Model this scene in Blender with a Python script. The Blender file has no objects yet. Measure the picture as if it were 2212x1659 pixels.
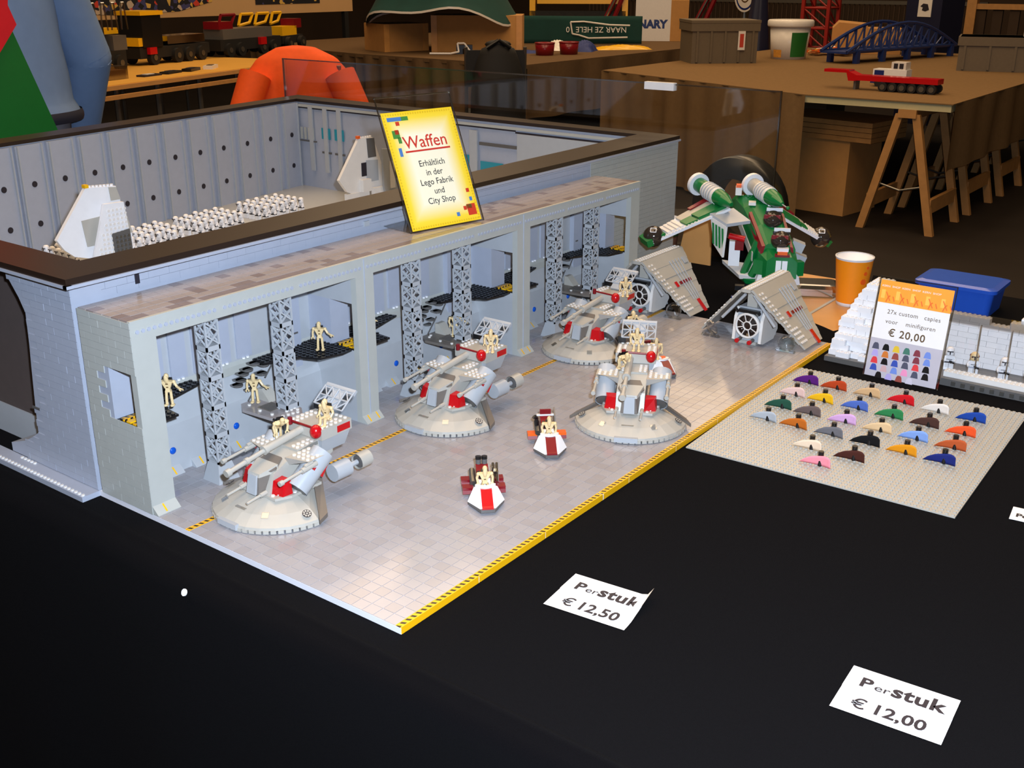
import bpy, math, random
from mathutils import Vector, Matrix
random.seed(7)
C = bpy.context.scene
COL = C.collection
S = 0.008          # one stud, metres
Z0 = 0.76          # height of the toy platform's tile tops above the hall floor

# ------------------------------------------------------------------ camera, light, exposure
cam = bpy.data.cameras.new('camera')
cam.sensor_width = 36.0
cam.lens = 36.0 * 2355.53 / 2212.0
cam.clip_start = 0.02
cam.clip_end = 200
camo = bpy.data.objects.new('camera', cam)
COL.objects.link(camo)
camo.location = (-0.69660, -0.66760, 0.62870 + Z0)
camo.rotation_mode = 'XYZ'
_R = Matrix.Rotation(-0.92470, 3, 'Z') @ Matrix.Rotation(1.21030, 3, 'X') @ Matrix.Rotation(0.0010, 3, 'Z')
camo.rotation_euler = _R.to_euler('XYZ')
C.camera = camo
C.view_settings.view_transform = 'Standard'
C.view_settings.look = 'None'
C.view_settings.gamma = 1.0
C.view_settings.use_curve_mapping = False
C.view_settings.exposure = 0.55

w = bpy.data.worlds.new('hall_air')
C.world = w
w.use_nodes = True
w.node_tree.nodes['Background'].inputs[0].default_value = (0.9, 0.62, 0.36, 1)
w.node_tree.nodes['Background'].inputs[1].default_value = 0.06


def lamp(name, kind, loc, energy, color, size=0.1, target=None):
    l = bpy.data.lights.new(name, kind)
    l.energy = energy
    l.color = color
    if kind == 'AREA':
        l.shape = 'SQUARE'
        l.size = size
    elif kind == 'POINT':
        l.shadow_soft_size = size
    o = bpy.data.objects.new(name, l)
    COL.objects.link(o)
    o.location = loc
    if target is not None:
        o.rotation_euler = (Vector(target) - Vector(loc)).to_track_quat('-Z', 'Y').to_euler()
    return o


# the camera's own flash, just above and right of the lens
fl = _R @ Vector((0.045, 0.06, 0.0))
lamp("camera_flash", "POINT", camo.location + fl, 105.0, (0.70, 0.82, 1.0), 0.014)
# warm hall lamps under the roof
for i, (x, y) in enumerate([(0.4, 1.0), (2.6, -0.4), (2.0, 3.2), (4.8, 1.4), (5.0, 5.0), (8.0, 3.0), (8.2, 7.2), (-1.4, 3.0), (11.0, 5.0)]):
    lamp('hall_lamp', 'AREA', (x, y, 5.2), 48.0, (1.0, 0.70, 0.42), 2.2, (x, y, 0))


# ------------------------------------------------------------------ materials
def s2l(c):
    out = []
    for v in c:
        v = v / 255.0
        out.append(v / 12.92 if v <= 0.04045 else ((v + 0.055) / 1.055) ** 2.4)
    return out


MATS = {}


def mat(name, rgb, rough=0.32, metal=0.0, spec=0.5, var=0.05, nscale=60.0, bump=0.0, bscale=400.0, sheen=0.0):
    m = bpy.data.materials.new(name)
    m.use_nodes = True
    nt = m.node_tree
    b = nt.nodes['Principled BSDF']
    c = s2l(rgb)
    b.inputs['Roughness'].default_value = rough
    b.inputs['Metallic'].default_value = metal
    b.inputs['Specular IOR Level'].default_value = spec
    if sheen:
        b.inputs['Sheen Weight'].default_value = sheen
        b.inputs['Sheen Roughness'].default_value = 0.6
    geo = nt.nodes.new('ShaderNodeNewGeometry')
    n = nt.nodes.new('ShaderNodeTexNoise')
    n.inputs['Scale'].default_value = nscale
    n.inputs['Detail'].default_value = 2.0
    nt.links.new(geo.outputs['Position'], n.inputs['Vector'])
    mx = nt.nodes.new('ShaderNodeMix')
    mx.data_type = 'RGBA'
    mx.inputs[6].default_value = (*[v * (1 - var) for v in c], 1)
    mx.inputs[7].default_value = (*[min(1, v * (1 + var)) for v in c], 1)
    nt.links.new(n.outputs['Fac'], mx.inputs[0])
    nt.links.new(mx.outputs[2], b.inputs['Base Color'])
    if bump:
        n2 = nt.nodes.new('ShaderNodeTexNoise')
        n2.inputs['Scale'].default_value = bscale
        n2.inputs['Detail'].default_value = 3.0
        nt.links.new(geo.outputs['Position'], n2.inputs['Vector'])
        bp = nt.nodes.new('ShaderNodeBump')
        bp.inputs['Strength'].default_value = bump
        bp.inputs['Distance'].default_value = 0.002
        nt.links.new(n2.outputs['Fac'], bp.inputs['Height'])
        nt.links.new(bp.outputs['Normal'], b.inputs['Normal'])
    MATS[name] = m
    return m


def mat_clear(name, tint=(1, 1, 1), glossy=0.08, rough=0.03):
    m = bpy.data.materials.new(name)
    m.use_nodes = True
    nt = m.node_tree
    nt.nodes.clear()
    out = nt.nodes.new('ShaderNodeOutputMaterial')
    t = nt.nodes.new('ShaderNodeBsdfTransparent')
    t.inputs[0].default_value = (*tint, 1)
    g = nt.nodes.new('ShaderNodeBsdfGlossy')
    g.inputs['Roughness'].default_value = rough
    lw = nt.nodes.new('ShaderNodeLayerWeight')
    lw.inputs[0].default_value = 0.25
    ml = nt.nodes.new('ShaderNodeMath')
    ml.operation = 'MULTIPLY_ADD'
    ml.inputs[1].default_value = 0.5
    ml.inputs[2].default_value = glossy
    nt.links.new(lw.outputs['Fresnel'], ml.inputs[0])
    mx = nt.nodes.new('ShaderNodeMixShader')
    nt.links.new(ml.outputs[0], mx.inputs[0])
    nt.links.new(t.outputs[0], mx.inputs[1])
    nt.links.new(g.outputs[0], mx.inputs[2])
    nt.links.new(mx.outputs[0], out.inputs[0])
    MATS[name] = m
    return m


mat('grey', (172, 176, 180), 0.30)                 # light stone-grey plastic
mat('grey_old', (176, 178, 172), 0.34)             # older, greener grey
mat('grey_blue', (166, 172, 186), 0.36)
mat('grey_ship', (178, 174, 164), 0.32)
mat('tile_grey', (160, 158, 162), 0.14, var=0.04, nscale=45)
mat('tile_grey_warm', (155, 152, 155), 0.14, var=0.04, nscale=45)
mat('joint', (225, 224, 230), 0.6)  # pale slab under the tiles; its gaps imitate tile edges catching light
mat('roof_tile', (160, 152, 150), 0.16, var=0.08)
mat('roof_tile_dark', (132, 120, 118), 0.18, var=0.10)
mat('dark_grey', (92, 90, 88), 0.35)
mat('taupe', (112, 104, 96), 0.33)
mat('tan', (226, 200, 150), 0.38)
mat('black', (18, 18, 20), 0.30)
mat('black_soft', (12, 12, 13), 0.7)
mat('rim', (38, 26, 20), 0.34)
mat('white', (236, 236, 238), 0.30)
mat('white_warm', (228, 224, 218), 0.32)
mat('red', (188, 14, 22), 0.22)
mat('dark_red', (122, 12, 24), 0.26)
mat('yellow', (240, 184, 20), 0.32)
mat('blue_lamp', (14, 84, 190), 0.12)
mat('teal', (30, 140, 160), 0.15)
mat('green', (10, 112, 52), 0.28)
mat('dark_glass', (40, 28, 24), 0.06)
mat('smoke', (52, 44, 38), 0.06)
mat('chrome', (200, 202, 206), 0.12, metal=1.0)
mat('steel', (120, 118, 112), 0.35, metal=0.8)
mat('navy', (24, 44, 110), 0.35)
mat('orange', (232, 96, 20), 0.35)
mat('paper', (242, 240, 238), 0.75, var=0.02)
mat('ink', (34, 30, 40), 0.6)
mat('ink_red', (206, 52, 40), 0.6)
mat('ink_brown', (92, 66, 30), 0.6)
mat('cloth_black', (7, 6, 8), 0.95, spec=0.04, var=0.35, nscale=900, bump=0.5, bscale=1800, sheen=0.01)
mat('cloth_taupe', (124, 98, 66), 0.95, spec=0.1, var=0.14, nscale=40, bump=0.2, bscale=300)
mat('arch_shade_brown', (78, 66, 62), 0.9, var=0.1, nscale=60)  # only for the added arch panel, dark in place of shade
mat('wood_board', (206, 150, 84), 0.4, var=0.12, nscale=25)
mat('wood_leg', (182, 132, 74), 0.6, var=0.2, nscale=20)
mat('kraft', (188, 138, 78), 0.8, var=0.1, nscale=20)
mat('hall_floor', (34, 28, 24), 0.75, spec=0.2, var=0.25, nscale=3)
mat('hall_wall', (60, 44, 30), 0.9, var=0.35, nscale=1.5)
mat_clear('acrylic', (0.94, 0.94, 0.93), 0.05)
mat_clear('clear_plastic', (0.93, 0.95, 0.97), 0.12)
mat_clear('pane_clear', (0.97, 0.97, 0.97), 0.02)
mat_clear('acrylic_edge', (0.62, 0.58, 0.52), 0.30, 0.15)


def mat_stripe(name, period=1.0, slope=0.45, lo=0.16, hi=0.84):
    """yellow plastic with printed black slanted bars (object space, studs)"""
    m = mat(name, (240, 178, 16), 0.32)
    nt = m.node_tree
    b = nt.nodes['Principled BSDF']
    tc = nt.nodes.new('ShaderNodeTexCoord')
    sp = nt.nodes.new('ShaderNodeSeparateXYZ')
    nt.links.new(tc.outputs['Object'], sp.inputs[0])

    def math_(op, a, bb):
        n = nt.nodes.new('ShaderNodeMath')
        n.operation = op
        for i, q in enumerate((a, bb)):
            if isinstance(q, (int, float)):
                n.inputs[i].default_value = q
            else:
                nt.links.new(q, n.inputs[i])
        return n.outputs[0]
    u = math_('ADD', sp.outputs[0], math_('MULTIPLY', sp.outputs[1], slope))
    fr = math_('FRACT', math_('DIVIDE', u, period), 0)
    on = math_('LESS_THAN', fr, 0.46)
    fy = math_('FRACT', sp.outputs[1], 0)
    on = math_('MULTIPLY', on, math_('GREATER_THAN', fy, lo))
    on = math_('MULTIPLY', on, math_('LESS_THAN', fy, hi))
    src = b.inputs['Base Color'].links[0].from_socket
    mx = nt.nodes.new('ShaderNodeMix')
    mx.data_type = 'RGBA'
    nt.links.new(on, mx.inputs[0])
    nt.links.new(src, mx.inputs[6])
    mx.inputs[7].default_value = (0.012, 0.011, 0.010, 1)
    nt.links.new(mx.outputs[2], b.inputs['Base Color'])
    return m


mat_stripe('hazard')


# ------------------------------------------------------------------ mesh collector
class M:
    def __init__(s):
        s.v, s.f, s.mi, s.sm, s.mats = [], [], [], [], []
        s.T = Matrix.Identity(4)

    def _m(s, name):
        if name not in s.mats:
            s.mats.append(name)
        return s.mats.index(name)

    def add(s, vs, fs, m, smooth=False):
        b = len(s.v)
        T = s.T
        s.v.extend([tuple(T @ Vector(p)) for p in vs])
        k = s._m(m)
        for f in fs:
            s.f.append(tuple(i + b for i in f))
            s.mi.append(k)
            s.sm.append(smooth)
        return s

    def box(s, a, b, m):
        x0, y0, z0 = a
        x1, y1, z1 = b
        return s.add([(x0, y0, z0), (x1, y0, z0), (x1, y1, z0), (x0, y1, z0), (x0, y0, z1), (x1, y0, z1), (x1, y1, z1), (x0, y1, z1)],
                     [(0, 3, 2, 1), (4, 5, 6, 7), (0, 1, 5, 4), (1, 2, 6, 5), (2, 3, 7, 6), (3, 0, 4, 7)], m)

    def cbox(s, c, d, m):
        return s.box([c[i] - d[i] / 2 for i in range(3)], [c[i] + d[i] / 2 for i in range(3)], m)

    def prism(s, pts, lo, hi, m, axis='z'):
        """polygon pts (2-D) extruded along axis from lo to hi"""
        area = sum(pts[i][0] * pts[(i + 1) % len(pts)][1] - pts[(i + 1) % len(pts)][0] * pts[i][1] for i in range(len(pts)))
        if area < 0:
            pts = pts[::-1]
        n = len(pts)

        def P(p, h):
            return (p[0], p[1], h) if axis == 'z' else ((h, p[0], p[1]) if axis == 'x' else (p[1], h, p[0]))
        vs = [P(p, lo) for p in pts] + [P(p, hi) for p in pts]
        fs = [tuple(range(n - 1, -1, -1)), tuple(range(n, 2 * n))]
        fs += [(i, (i + 1) % n, n + (i + 1) % n, n + i) for i in range(n)]
        return s.add(vs, fs, m)

    def cyl(s, p, q, r, m, n=12, r2=None, caps=True):
        p, q = Vector(p), Vector(q)
        r2 = r if r2 is None else r2
        d = (q - p).normalized()
        a = d.orthogonal().normalized()
        b = d.cross(a)
        ring = lambda c, rr: [tuple(c + a * (rr * math.cos(2 * math.pi * i / n)) + b * (rr * math.sin(2 * math.pi * i / n))) for i in range(n)]
        s.add(ring(p, r) + ring(q, r2), [(i, (i + 1) % n, n + (i + 1) % n, n + i) for i in range(n)], m, n > 8)
        if caps:
            s.add(ring(p, r), [tuple(range(n - 1, -1, -1))], m)
            s.add(ring(q, r2), [tuple(range(n))], m)
        return s

    def lathe(s, prof, m, c=(0, 0, 0), n=20, smooth=True):
        """profile of (r, z) turned about z at c"""
        vs, fs = [], []
        k = len(prof)
        for i in range(n):
            a = 2 * math.pi * i / n
            for r, z in prof:
                vs.append((c[0] + r * math.cos(a), c[1] + r * math.sin(a), c[2] + z))
        for i in range(n):
            j = (i + 1) % n
            for t in range(k - 1):
                fs.append((i * k + t, j * k + t, j * k + t + 1, i * k + t + 1))
        return s.add(vs, fs, m, smooth)

    def ball(s, c, r, m, nu=12, nv=8):
        rx, ry, rz = (r, r, r) if isinstance(r, (int, float)) else r
        vs, fs = [], []
        for j in range(nv + 1):
            t = math.pi * j / nv
            for i in range(nu):
                a = 2 * math.pi * i / nu
                vs.append((c[0] + rx * math.sin(t) * math.cos(a), c[1] + ry * math.sin(t) * math.sin(a), c[2] + rz * math.cos(t)))
        for j in range(nv):
            for i in range(nu):
                k = (i + 1) % nu
                fs.append((j * nu + i, (j + 1) * nu + i, (j + 1) * nu + k, j * nu + k))
        return s.add(vs, fs, m, True)

    def hexa(s, bot, top, m):
        """two quads of 4 points each joined as a block"""
        return s.add(list(bot) + list(top), [(3, 2, 1, 0), (4, 5, 6, 7), (0, 1, 5, 4), (1, 2, 6, 5), (2, 3, 7, 6), (3, 0, 4, 7)], m)

    def tube(s, pts, r, m, n=8):
        for a, b in zip(pts[:-1], pts[1:]):
            s.cyl(a, b, r, m, n)
        return s

    def grid(s, fn, nu, nv, m, smooth=True, closed=False):
        vs = [fn(i / nu, j / nv) for j in range(nv + 1) for i in range(nu + 1)]
        fs = [(j * (nu + 1) + i, j * (nu + 1) + i + 1, (j + 1) * (nu + 1) + i + 1, (j + 1) * (nu + 1) + i) for j in range(nv) for i in range(nu)]
        return s.add(vs, fs, m, smooth)

    def studs(s, pts, z, m, r=0.3, h=0.2, n=8):
        for x, y in pts:
            s.cyl((x, y, z), (x, y, z + h), r, m, n)
        return s

    def mesh(s, name):
        me = bpy.data.meshes.new(name)
        me.from_pydata(s.v, [], s.f)
        for k in s.mats:
            me.materials.append(MATS[k])
        me.polygons.foreach_set('material_index', s.mi)
        me.polygons.foreach_set('use_smooth', s.sm)
        me.update()
        return me

    def build(s, name, parent=None, loc=None, rot=None, scale=None):
        return link(name, s.mesh(name), parent, loc, rot, scale)


def link(name, data, parent=None, loc=None, rot=None, scale=None):
    o = bpy.data.objects.new(name, data)
    COL.objects.link(o)
    if parent is not None:
        o.parent = parent
    if loc is not None:
        o.location = loc
    if rot is not None:
        o.rotation_euler = rot
    if scale is not None:
        o.scale = (scale,) * 3
    return o


def tag(o, label, cat, group=None, kind=None):
    if label:
        o['label'] = label
    if cat:
        o['category'] = cat
    if group:
        o['group'] = group
    if kind:
        o['kind'] = kind
    return o


def root(name, label, cat, loc=(0, 0, 0), rz=0.0, group=None, scale=1.0, rot=None):
    """an Empty at the thing's base (metres, world)"""
    o = link(name, None, None, loc, rot if rot else (0, 0, rz), scale)
    return tag(o, label, cat, group)


def toy(name, label, cat, x=0, y=0, z=0, rz=0.0, group=None, rot=None, k=1.0):
    """an Empty whose children are modelled in studs, placed in platform studs"""
    return root(name, label, cat, (x * S, y * S, Z0 + z * S), rz, group, S * k, rot)


def struct(o):
    o['kind'] = 'structure'
    return o


def dup(o, parent=None):
    c = o.copy()
    COL.objects.link(c)
    if parent is not None:
        c.parent = parent
    for ch in list(o.children):
        dup(ch, c)
    return c


def text(body, size, name, parent, loc, rot=(0, 0, 0), m='ink', bold=0.0, align='LEFT', sx=1.0, spacing=1.0, extrude=0.0, shear=0.0):
    cu = bpy.data.curves.new(name, 'FONT')
    cu.body = body
    cu.size = size
    cu.align_x = align
    cu.offset = bold
    cu.space_character = spacing
    cu.extrude = extrude
    cu.shear = shear
    cu.resolution_u = 3
    cu.materials.append(MATS[m])
    o = link(name, cu, parent, loc, rot)
    o.scale = (sx, 1, 1)
    return o


R = math.radians
# ------------------------------------------------------------------ setting
m = M()
m.box((-6, -5, -0.05), (16, 14, 0), 'hall_floor')
struct(m.build('floor'))
# far walls of the hall: dark boarded panels
wl = struct(M().box((-6, 13.6, 0), (16, 13.8, 3.2), 'hall_wall').build('wall_back'))
wr = struct(M().box((15.8, -5, 0), (16, 13.6, 3.2), 'hall_wall').build('wall_right'))
# ------------------------------------------------------------------ display table and its black cloth
TZ = Z0 - 0.008
t = root('display_table', 'long wooden display table, its bare board showing beside the orange cup', 'table', (0.8, 0.2, 0))
m = M()
m.box((-0.82, -1.72, TZ - 0.035), (0.83, 1.72, TZ - 0.0032), 'wood_board')
m.build('table_top', t)
M().box((0.50, -0.085, TZ - 0.0031), (0.86, -0.079, TZ - 0.0015), 'grey_old').build('joint_strip', t, rot=(0, 0, 0))
for sx in (-0.72, 0.78):
    for sy in (-1.6, 1.6):
        M().box((sx - 0.03, sy - 0.03, 0), (sx + 0.03, sy + 0.03, TZ - 0.035), 'wood_leg').build('leg', t)
m = M()
edge = [(1.70, 1.93), (1.70, .30), (1.60, .262), (1.5, .245), (1.43, .205), (1.37, .15), (1.33, .135), (1.29, .11), (1.265, .06), (1.25, .035), (1.30, .015), (1.45, .02), (1.58, .045), (1.63, .10), (1.70, .12), (1.70, -1.52)]
m.prism([(-0.03, -1.52), (-0.03, 1.93)] + edge, TZ - 0.003, TZ - .0003, 'cloth_black')


def drape(u, v):
    y = -1.52 + 3.45 * u
    a = v
    wv = 0.006 * math.sin(y * 9.0) + 0.004 * math.sin(y * 21 + 1)
    if a < 0.25:
        k = a / 0.25
        return (-0.03 - 0.016 * k, y, TZ + 0.0035 * math.sin(k * math.pi))
    if a < 0.5:
        k = (a - 0.25) / 0.25 * math.pi / 2
        return (-0.046 - (0.022 + 0.2 * wv) * math.sin(k), y, TZ - 0.022 * (1 - math.cos(k)))
    k = (a - 0.5) / 0.5
    return (-0.068 - 0.2 * wv - k * (0.012 + 2.0 * wv), y, TZ - 0.022 - k * 0.70)


m.grid(drape, 60, 16, 'cloth_black')
tag(m.build('tablecloth'), 'black cloth spread over the display table and hanging down its edge', 'tablecloth')
# small white round sticker on the hanging cloth
tag(M().cyl((0, 0, 0), (-0.0012, 0, 0), 0.0042, 'white', 16).build('sticker', None, (-0.0715, 0.262, TZ - 0.012), (0, R(30), 0)),
    'tiny white round dot stuck on the black cloth fold', 'sticker')

# ------------------------------------------------------------------ tiled launch floor (one baseplate field, 144 x 65 studs)
fl_ = toy('launch_floor', 'wide grey tiled toy floor with two black and yellow striped lines', 'toy floor')
M().box((0, 0, -1.0), (144, 66, -0.08), 'joint').build('base_plate', fl_)
tm = M().box((0.04, 0.04, -0.08), (1.96, 1.96, 0), 'tile_grey').mesh('tile')
tm2 = M().box((0.04, 0.04, -0.08), (1.96, 1.96, 0), 'tile_grey_warm').mesh('tile')
cx, cy = -0.6966 / S, -0.6676 / S
cells = []
for i in range(72):
    for y in [1 + 2 * j for j in range(21)] + [44 + 2 * j for j in range(10)]:
        x = 2 * i
        vis = True
        cells.append((math.hypot(x - cx, y - cy), x, y))
cells.sort()
rest = M()
for k, (d, x, y) in enumerate(cells):
    if k < 300:
        link('tile', tm if random.random() < .55 else tm2, fl_, (x, y, random.uniform(-.012, .004)), (random.uniform(-.002, .002), random.uniform(-.002, .002), 0))
    else:
        rest.box((x + .04, y + .04, -.08), (x + 1.96, y + 1.96, random.uniform(-.012, .004)), 'tile_grey' if random.random() < .5 else 'tile_grey_warm')
o = rest.build('tile_field', fl_)
o['kind'] = 'stuff'
for x0, x1 in ((0, 16), (16, 32), (32, 48), (48.15, 56), (56, 72), (72, 88), (88, 104), (104, 120), (120, 136), (136, 144)):
    M().box((x0 + .05, -.02, -1.0), (x1 - .08, 0.98, 0.03), 'hazard').build('striped_tile', fl_)
for i in range(9):
    M().box((16 * i + .03, 43.02, -.08), (16 * i + 15.97, 43.98, 0.02), 'hazard').build('striped_tile', fl_)

# ------------------------------------------------------------------ hangar with three open bays
hg = toy('hangar', 'long grey toy hangar with three open bays and a flat tiled roof', 'toy building', 72, 58, 0)
HO = (-72, -58, 0)


def hp(name, m, **k):
    return m.build(name, hg, HO, **k)


hp('roof_slab', M().box((0, 51.75, 30.2), (144, 65, 30.92), 'joint'))
hp('beam', M().box((0, 51.7, 27.95), (144, 53.0, 30.95), 'grey_old'))
hp('beam_top', M().box((-.05, 51.6, 30.95), (144.05, 52.2, 31.2), 'grey_old'))
rt = M().box((0.04, 0.04, 0), (1.96, 1.96, .2), 'roof_tile').mesh('roof_tile')
rt2 = M().box((0.04, 0.04, 0), (1.96, 1.96, .2), 'roof_tile_dark').mesh('roof_tile')
rest = M()
k = 0
for i in range(72):
    for j in range(6):
        x, y = 2 * i, 52.25 + 2.1 * j
        dark = (j == 0 and random.random() < .75) or random.random() < .12
        if k < 296:
            link('roof_tile', rt2 if dark else rt, hg, (x + HO[0], y + HO[1], 30.95))
        else:
            rest.box((x + .04, y + .04, 30.95), (x + 1.96, y + 1.96, 31.15), 'roof_tile_dark' if dark else 'roof_tile')
        k += 1
o = hp('roof_tile_field', rest)
o['kind'] = 'stuff'
# round pegs along the beam
pg = M().cyl((0, 0, 0), (0, -.16, 0), .32, 'grey_blue', 12).mesh('peg')
for i in range(143):
    if i % 16 != 15:
        link('peg', pg, hg, (i + 1.1 + HO[0], 51.7 + HO[1], 29.4))
# pillars, their inner partitions with a walk-through opening, and sloped feet
foot = M()
foot.prism([(51.7, 1.35), (50.45, .12), (50.45, 0), (51.7, 0)], 0, 1, 'grey_old', 'x')
for x0, x1 in ((0, 4.2), (46, 50.5), (94, 98.6), (140, 144)):
    p = hp('pillar', M().box((x0, 51.7, 0), (x1, 53, 27.95), 'grey_old'))
    m = M()
    m.prism([(51.7, 1.35), (50.45, .12), (50.45, 0), (51.7, 0)], x0, x1, 'grey_old', 'x')
    hp('pillar_foot', m)
    for q in ([x0 + 1.6] if x0 in (0, 140) else [x0 + 1.1, x0 + 3.3]):
        mm = M()
        mm.add([(q, 51.6, 1.27), (q + .3, 51.6, 1.27), (q + .3, 50.6, .29), (q, 50.6, .29)], [(0, 1, 2, 3)], 'yellow')
        hp('yellow_mark', mm)
    m = M()
    m.box((x0, 53, 0), (x1, 65, 14.0), 'grey')
    m.box((x0, 53, 22.9), (x1, 65, 30.2), 'grey')
    m.box((x0, 58.7, 14.0), (x1, 65, 22.9), 'grey_blue')
    hp('partition', m)
    m = M()
    m.box((x0 + .05, 53.1, 14.0), (x1 - .05, 58.6, 14.25), 'black')
    hp('sill', m)
    for q in range(3):
        hp('striped_tile', M().box((x0 + .3, 53.6 + q * 1.6, 14.25), (x1 - .2, 54.6 + q * 1.6, 14.5), 'hazard' if q != 1 else 'yellow'))
# joint lines on the double pillars
for x in (48.1, 96.1):
    hp('pillar_joint', M().box((x, 51.55, 0.9), (x + .12, 51.7, 31), 'grey_blue'))
# back walls: a sloped lower skirt, a band, raised panels above
hp('back_wall', M().box((0.5, 64.4, 0), (143.5, 65.2, 30.2), 'grey'))
for b0 in (0, 48, 96):
    m = M()
    m.prism([(61.6, 0), (62.3, 8.2), (64.4, 12.5), (64.4, 0)], b0 + 4, b0 + 46, 'grey', 'x')
    hp('lower_wall', m)
    m = M()
    m.prism([(63.9, 12.5), (63.9, 14.0), (64.4, 14.6), (64.4, 12.5)], b0 + 4, b0 + 46, 'grey_old', 'x')
    hp('wall_band', m)
    hp('top_rail', M().box((b0 + 4.2, 64.0, 26.6), (b0 + 46, 64.4, 27.6), 'grey'))
    for i in range(7):
        if i < 6:
            hp('wall_panel', M().box((b0 + 5.4 + 4.6 * i, 64.0, 15.0), (b0 + 8.6 + 4.6 * i, 64.4, 26.4), 'grey_blue'))
            for q in range(2):
                hp('panel_stud', M().cyl((b0 + 6.6 + q * .9 + 4.6 * i, 63.9, 14.75), (b0 + 6.6 + q * .9 + 4.6 * i, 63.9, 15.05), .3, 'white', 10))
    hp('end_panel', M().box((b0 + 36.6, 63.2, 0), (b0 + 42.6, 64.4, 27.4), 'grey_blue'))
    for z in (9.2, 16.5, 24):
        for x in (37.4, 40.9):
            hp('panel_clip', M().box((b0 + x, 63.05, z), (b0 + x + .9, 63.2, z + .3), 'dark_grey'))
    # wall feet with yellow marks
    for x in (11, 16.5, 24.6, 34):
        m = M()
        m.prism([(61.7, 1.3), (60.4, .1), (60.4, 0), (61.7, 0)], b0 + x - 1.6, b0 + x + 1.6, 'grey', 'x')
        hp('wall_foot', m)
        mm = M()
        mm.add([(b0 + x - .15, 61.6, 1.23), (b0 + x + .15, 61.6, 1.23), (b0 + x + .15, 60.5, .22), (b0 + x - .15, 60.5, .22)], [(0, 1, 2, 3)], 'yellow')
        hp('yellow_mark', mm)
    for x in ((11.7, 19.0, 25.1) if b0 == 0 else (18.4, 23.4, 32.6)):
        m = M()
        m.T = Matrix.Translation((b0 + x, 61.9, 3.9))
        m.ball((0, 0, 0), (.62, .32, .62), 'blue_lamp', 14, 8)
        hp('blue_lamp', m)
    # black studded walkways and the stair between them
    for poly in ([(4.2, 52.9), (7.4, 52.9), (7.8, 56.5), (9, 59), (18.8, 61.7), (17.6, 64.3), (4.2, 64.3)],
                 [(31.5, 64.2), (31.3, 60.7), (37.6, 58), (39.2, 54.6), (43.5, 53.4), (46, 53.6), (46, 64.2)]):
        m = M()
        m.prism([(x + b0, y) for x, y in poly], 13.8, 14.15, 'black')

        def inside(px, py):
            c_ = False
            for a_, b_ in zip(poly, poly[1:] + poly[:1]):
                if (a_[1] > py) != (b_[1] > py) and px < (b_[0] - a_[0]) * (py - a_[1]) / (b_[1] - a_[1]) + a_[0]:
                    c_ = not c_
            return c_
        pts = [(x + b0, y) for x in [4.7 + i for i in range(42)] for y in [53.4 + j for j in range(11)] if inside(x, y)]
        m.studs(pts, 14.15, 'black', .31, .2, 8)
        hp('walkway', m)
    for (x, z) in ((33.0, 13.1), (30.9, 13.9), (29.3, 13.2), (28.3, 12.7), (27.6, 11.7), (26.8, 11.0), (32.4, 11.6), (30.1, 10.4), (29.0, 9.6), (32.8, 8.5)):
        m = M()
        m.cyl((b0 + x, 62.7, z - .3), (b0 + x, 62.7, z), .95, 'dark_grey', 14)
        m.box((b0 + x - .95, 62.7, z - .3), (b0 + x + .95, 64.2, z), 'dark_grey')
        hp('stair_step', m)
    m = M()
    m.prism([(b0 + 24, 7.2), (b0 + 27, 7.2), (b0 + 36.4, 13.8), (b0 + 33.4, 13.8)], 63.3, 64.3, 'grey', 'y') if False else None
    for (xa, za, xb, zb) in ((34.6, 13.4, 31.8, 11.2), (31.2, 10.7, 27.6, 8.0)):
        m.cyl((b0 + xa, 61.9, za), (b0 + xb, 61.2, zb), .14, 'dark_grey', 6)
    hp('stair_rail', m)
    # docking pad standing out of the bay
    pad = hp('docking_pad', M().prism([(b0 + 26.2, 51.4), (b0 + 30.4, 50.4), (b0 + 32.0, 52.4), (b0 + 33.0, 62), (b0 + 27.3, 63), (b0 + 25.2, 60), (b0 + 25.6, 53)], 6.9, 7.45, 'taupe' if b0 else 'roof_tile'))
    m = M()
    m.prism([(b0 + 26.8, 52), (b0 + 30.0, 51.2), (b0 + 31.2, 53), (b0 + 32, 61), (b0 + 27.6, 62)], 6.2, 6.9, 'black')
    m.build('underside', pad)
    m = M()
    for (x, y) in [(30.1, 51.3), (30.9, 52.2), (29.2, 51.5), (28.3, 51.7), (27.3, 51.9), (31.1, 53.2), (30.2, 53), (29.2, 53.1), (26.7, 54), (26.6, 57), (27.2, 60.5), (28.2, 61), (31.5, 58), (31.6, 60)]:
        m.cyl((b0 + x, y, 7.45), (b0 + x, y, 7.68), .31, 'white_warm', 10)
    m.build('studs', pad)
    m = M()
    m.box((b0 + 27.4, 55.2, 7.45), (b0 + 30.6, 58.6, 7.55), 'taupe')
    for q in range(6):
        m.box((b0 + 27.6, 55.5 + q * .5, 7.55), (b0 + 30.4, 55.7 + q * .5, 7.6), 'dark_grey')
    m.build('grille', pad)
    m = M()
    m.prism([(58.6, 7.45), (61.5, 7.45), (61.5, 9.6), (60.6, 9.6)], b0 + 30.2, b0 + 32.4, 'grey_ship', 'x')
    m.build('fin', pad)
    m = M()
    m.cyl((b0 + 29.6, 53.5, 0), (b0 + 29.6, 53.5, 6.3), .7, 'grey_ship', 12)
    m.cyl((b0 + 28.4, 53.2, .3), (b0 + 29.4, 53.2, 6.0), .3, 'grey', 10)
    m.cyl((b0 + 31.0, 54.4, .3), (b0 + 30.2, 54.2, 6.0), .3, 'grey', 10)
    m.box((b0 + 27.8, 52.3, 0), (b0 + 31.6, 55.4, .5), 'grey_ship')
    m.build('support_leg', pad)
# lattice columns


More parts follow.
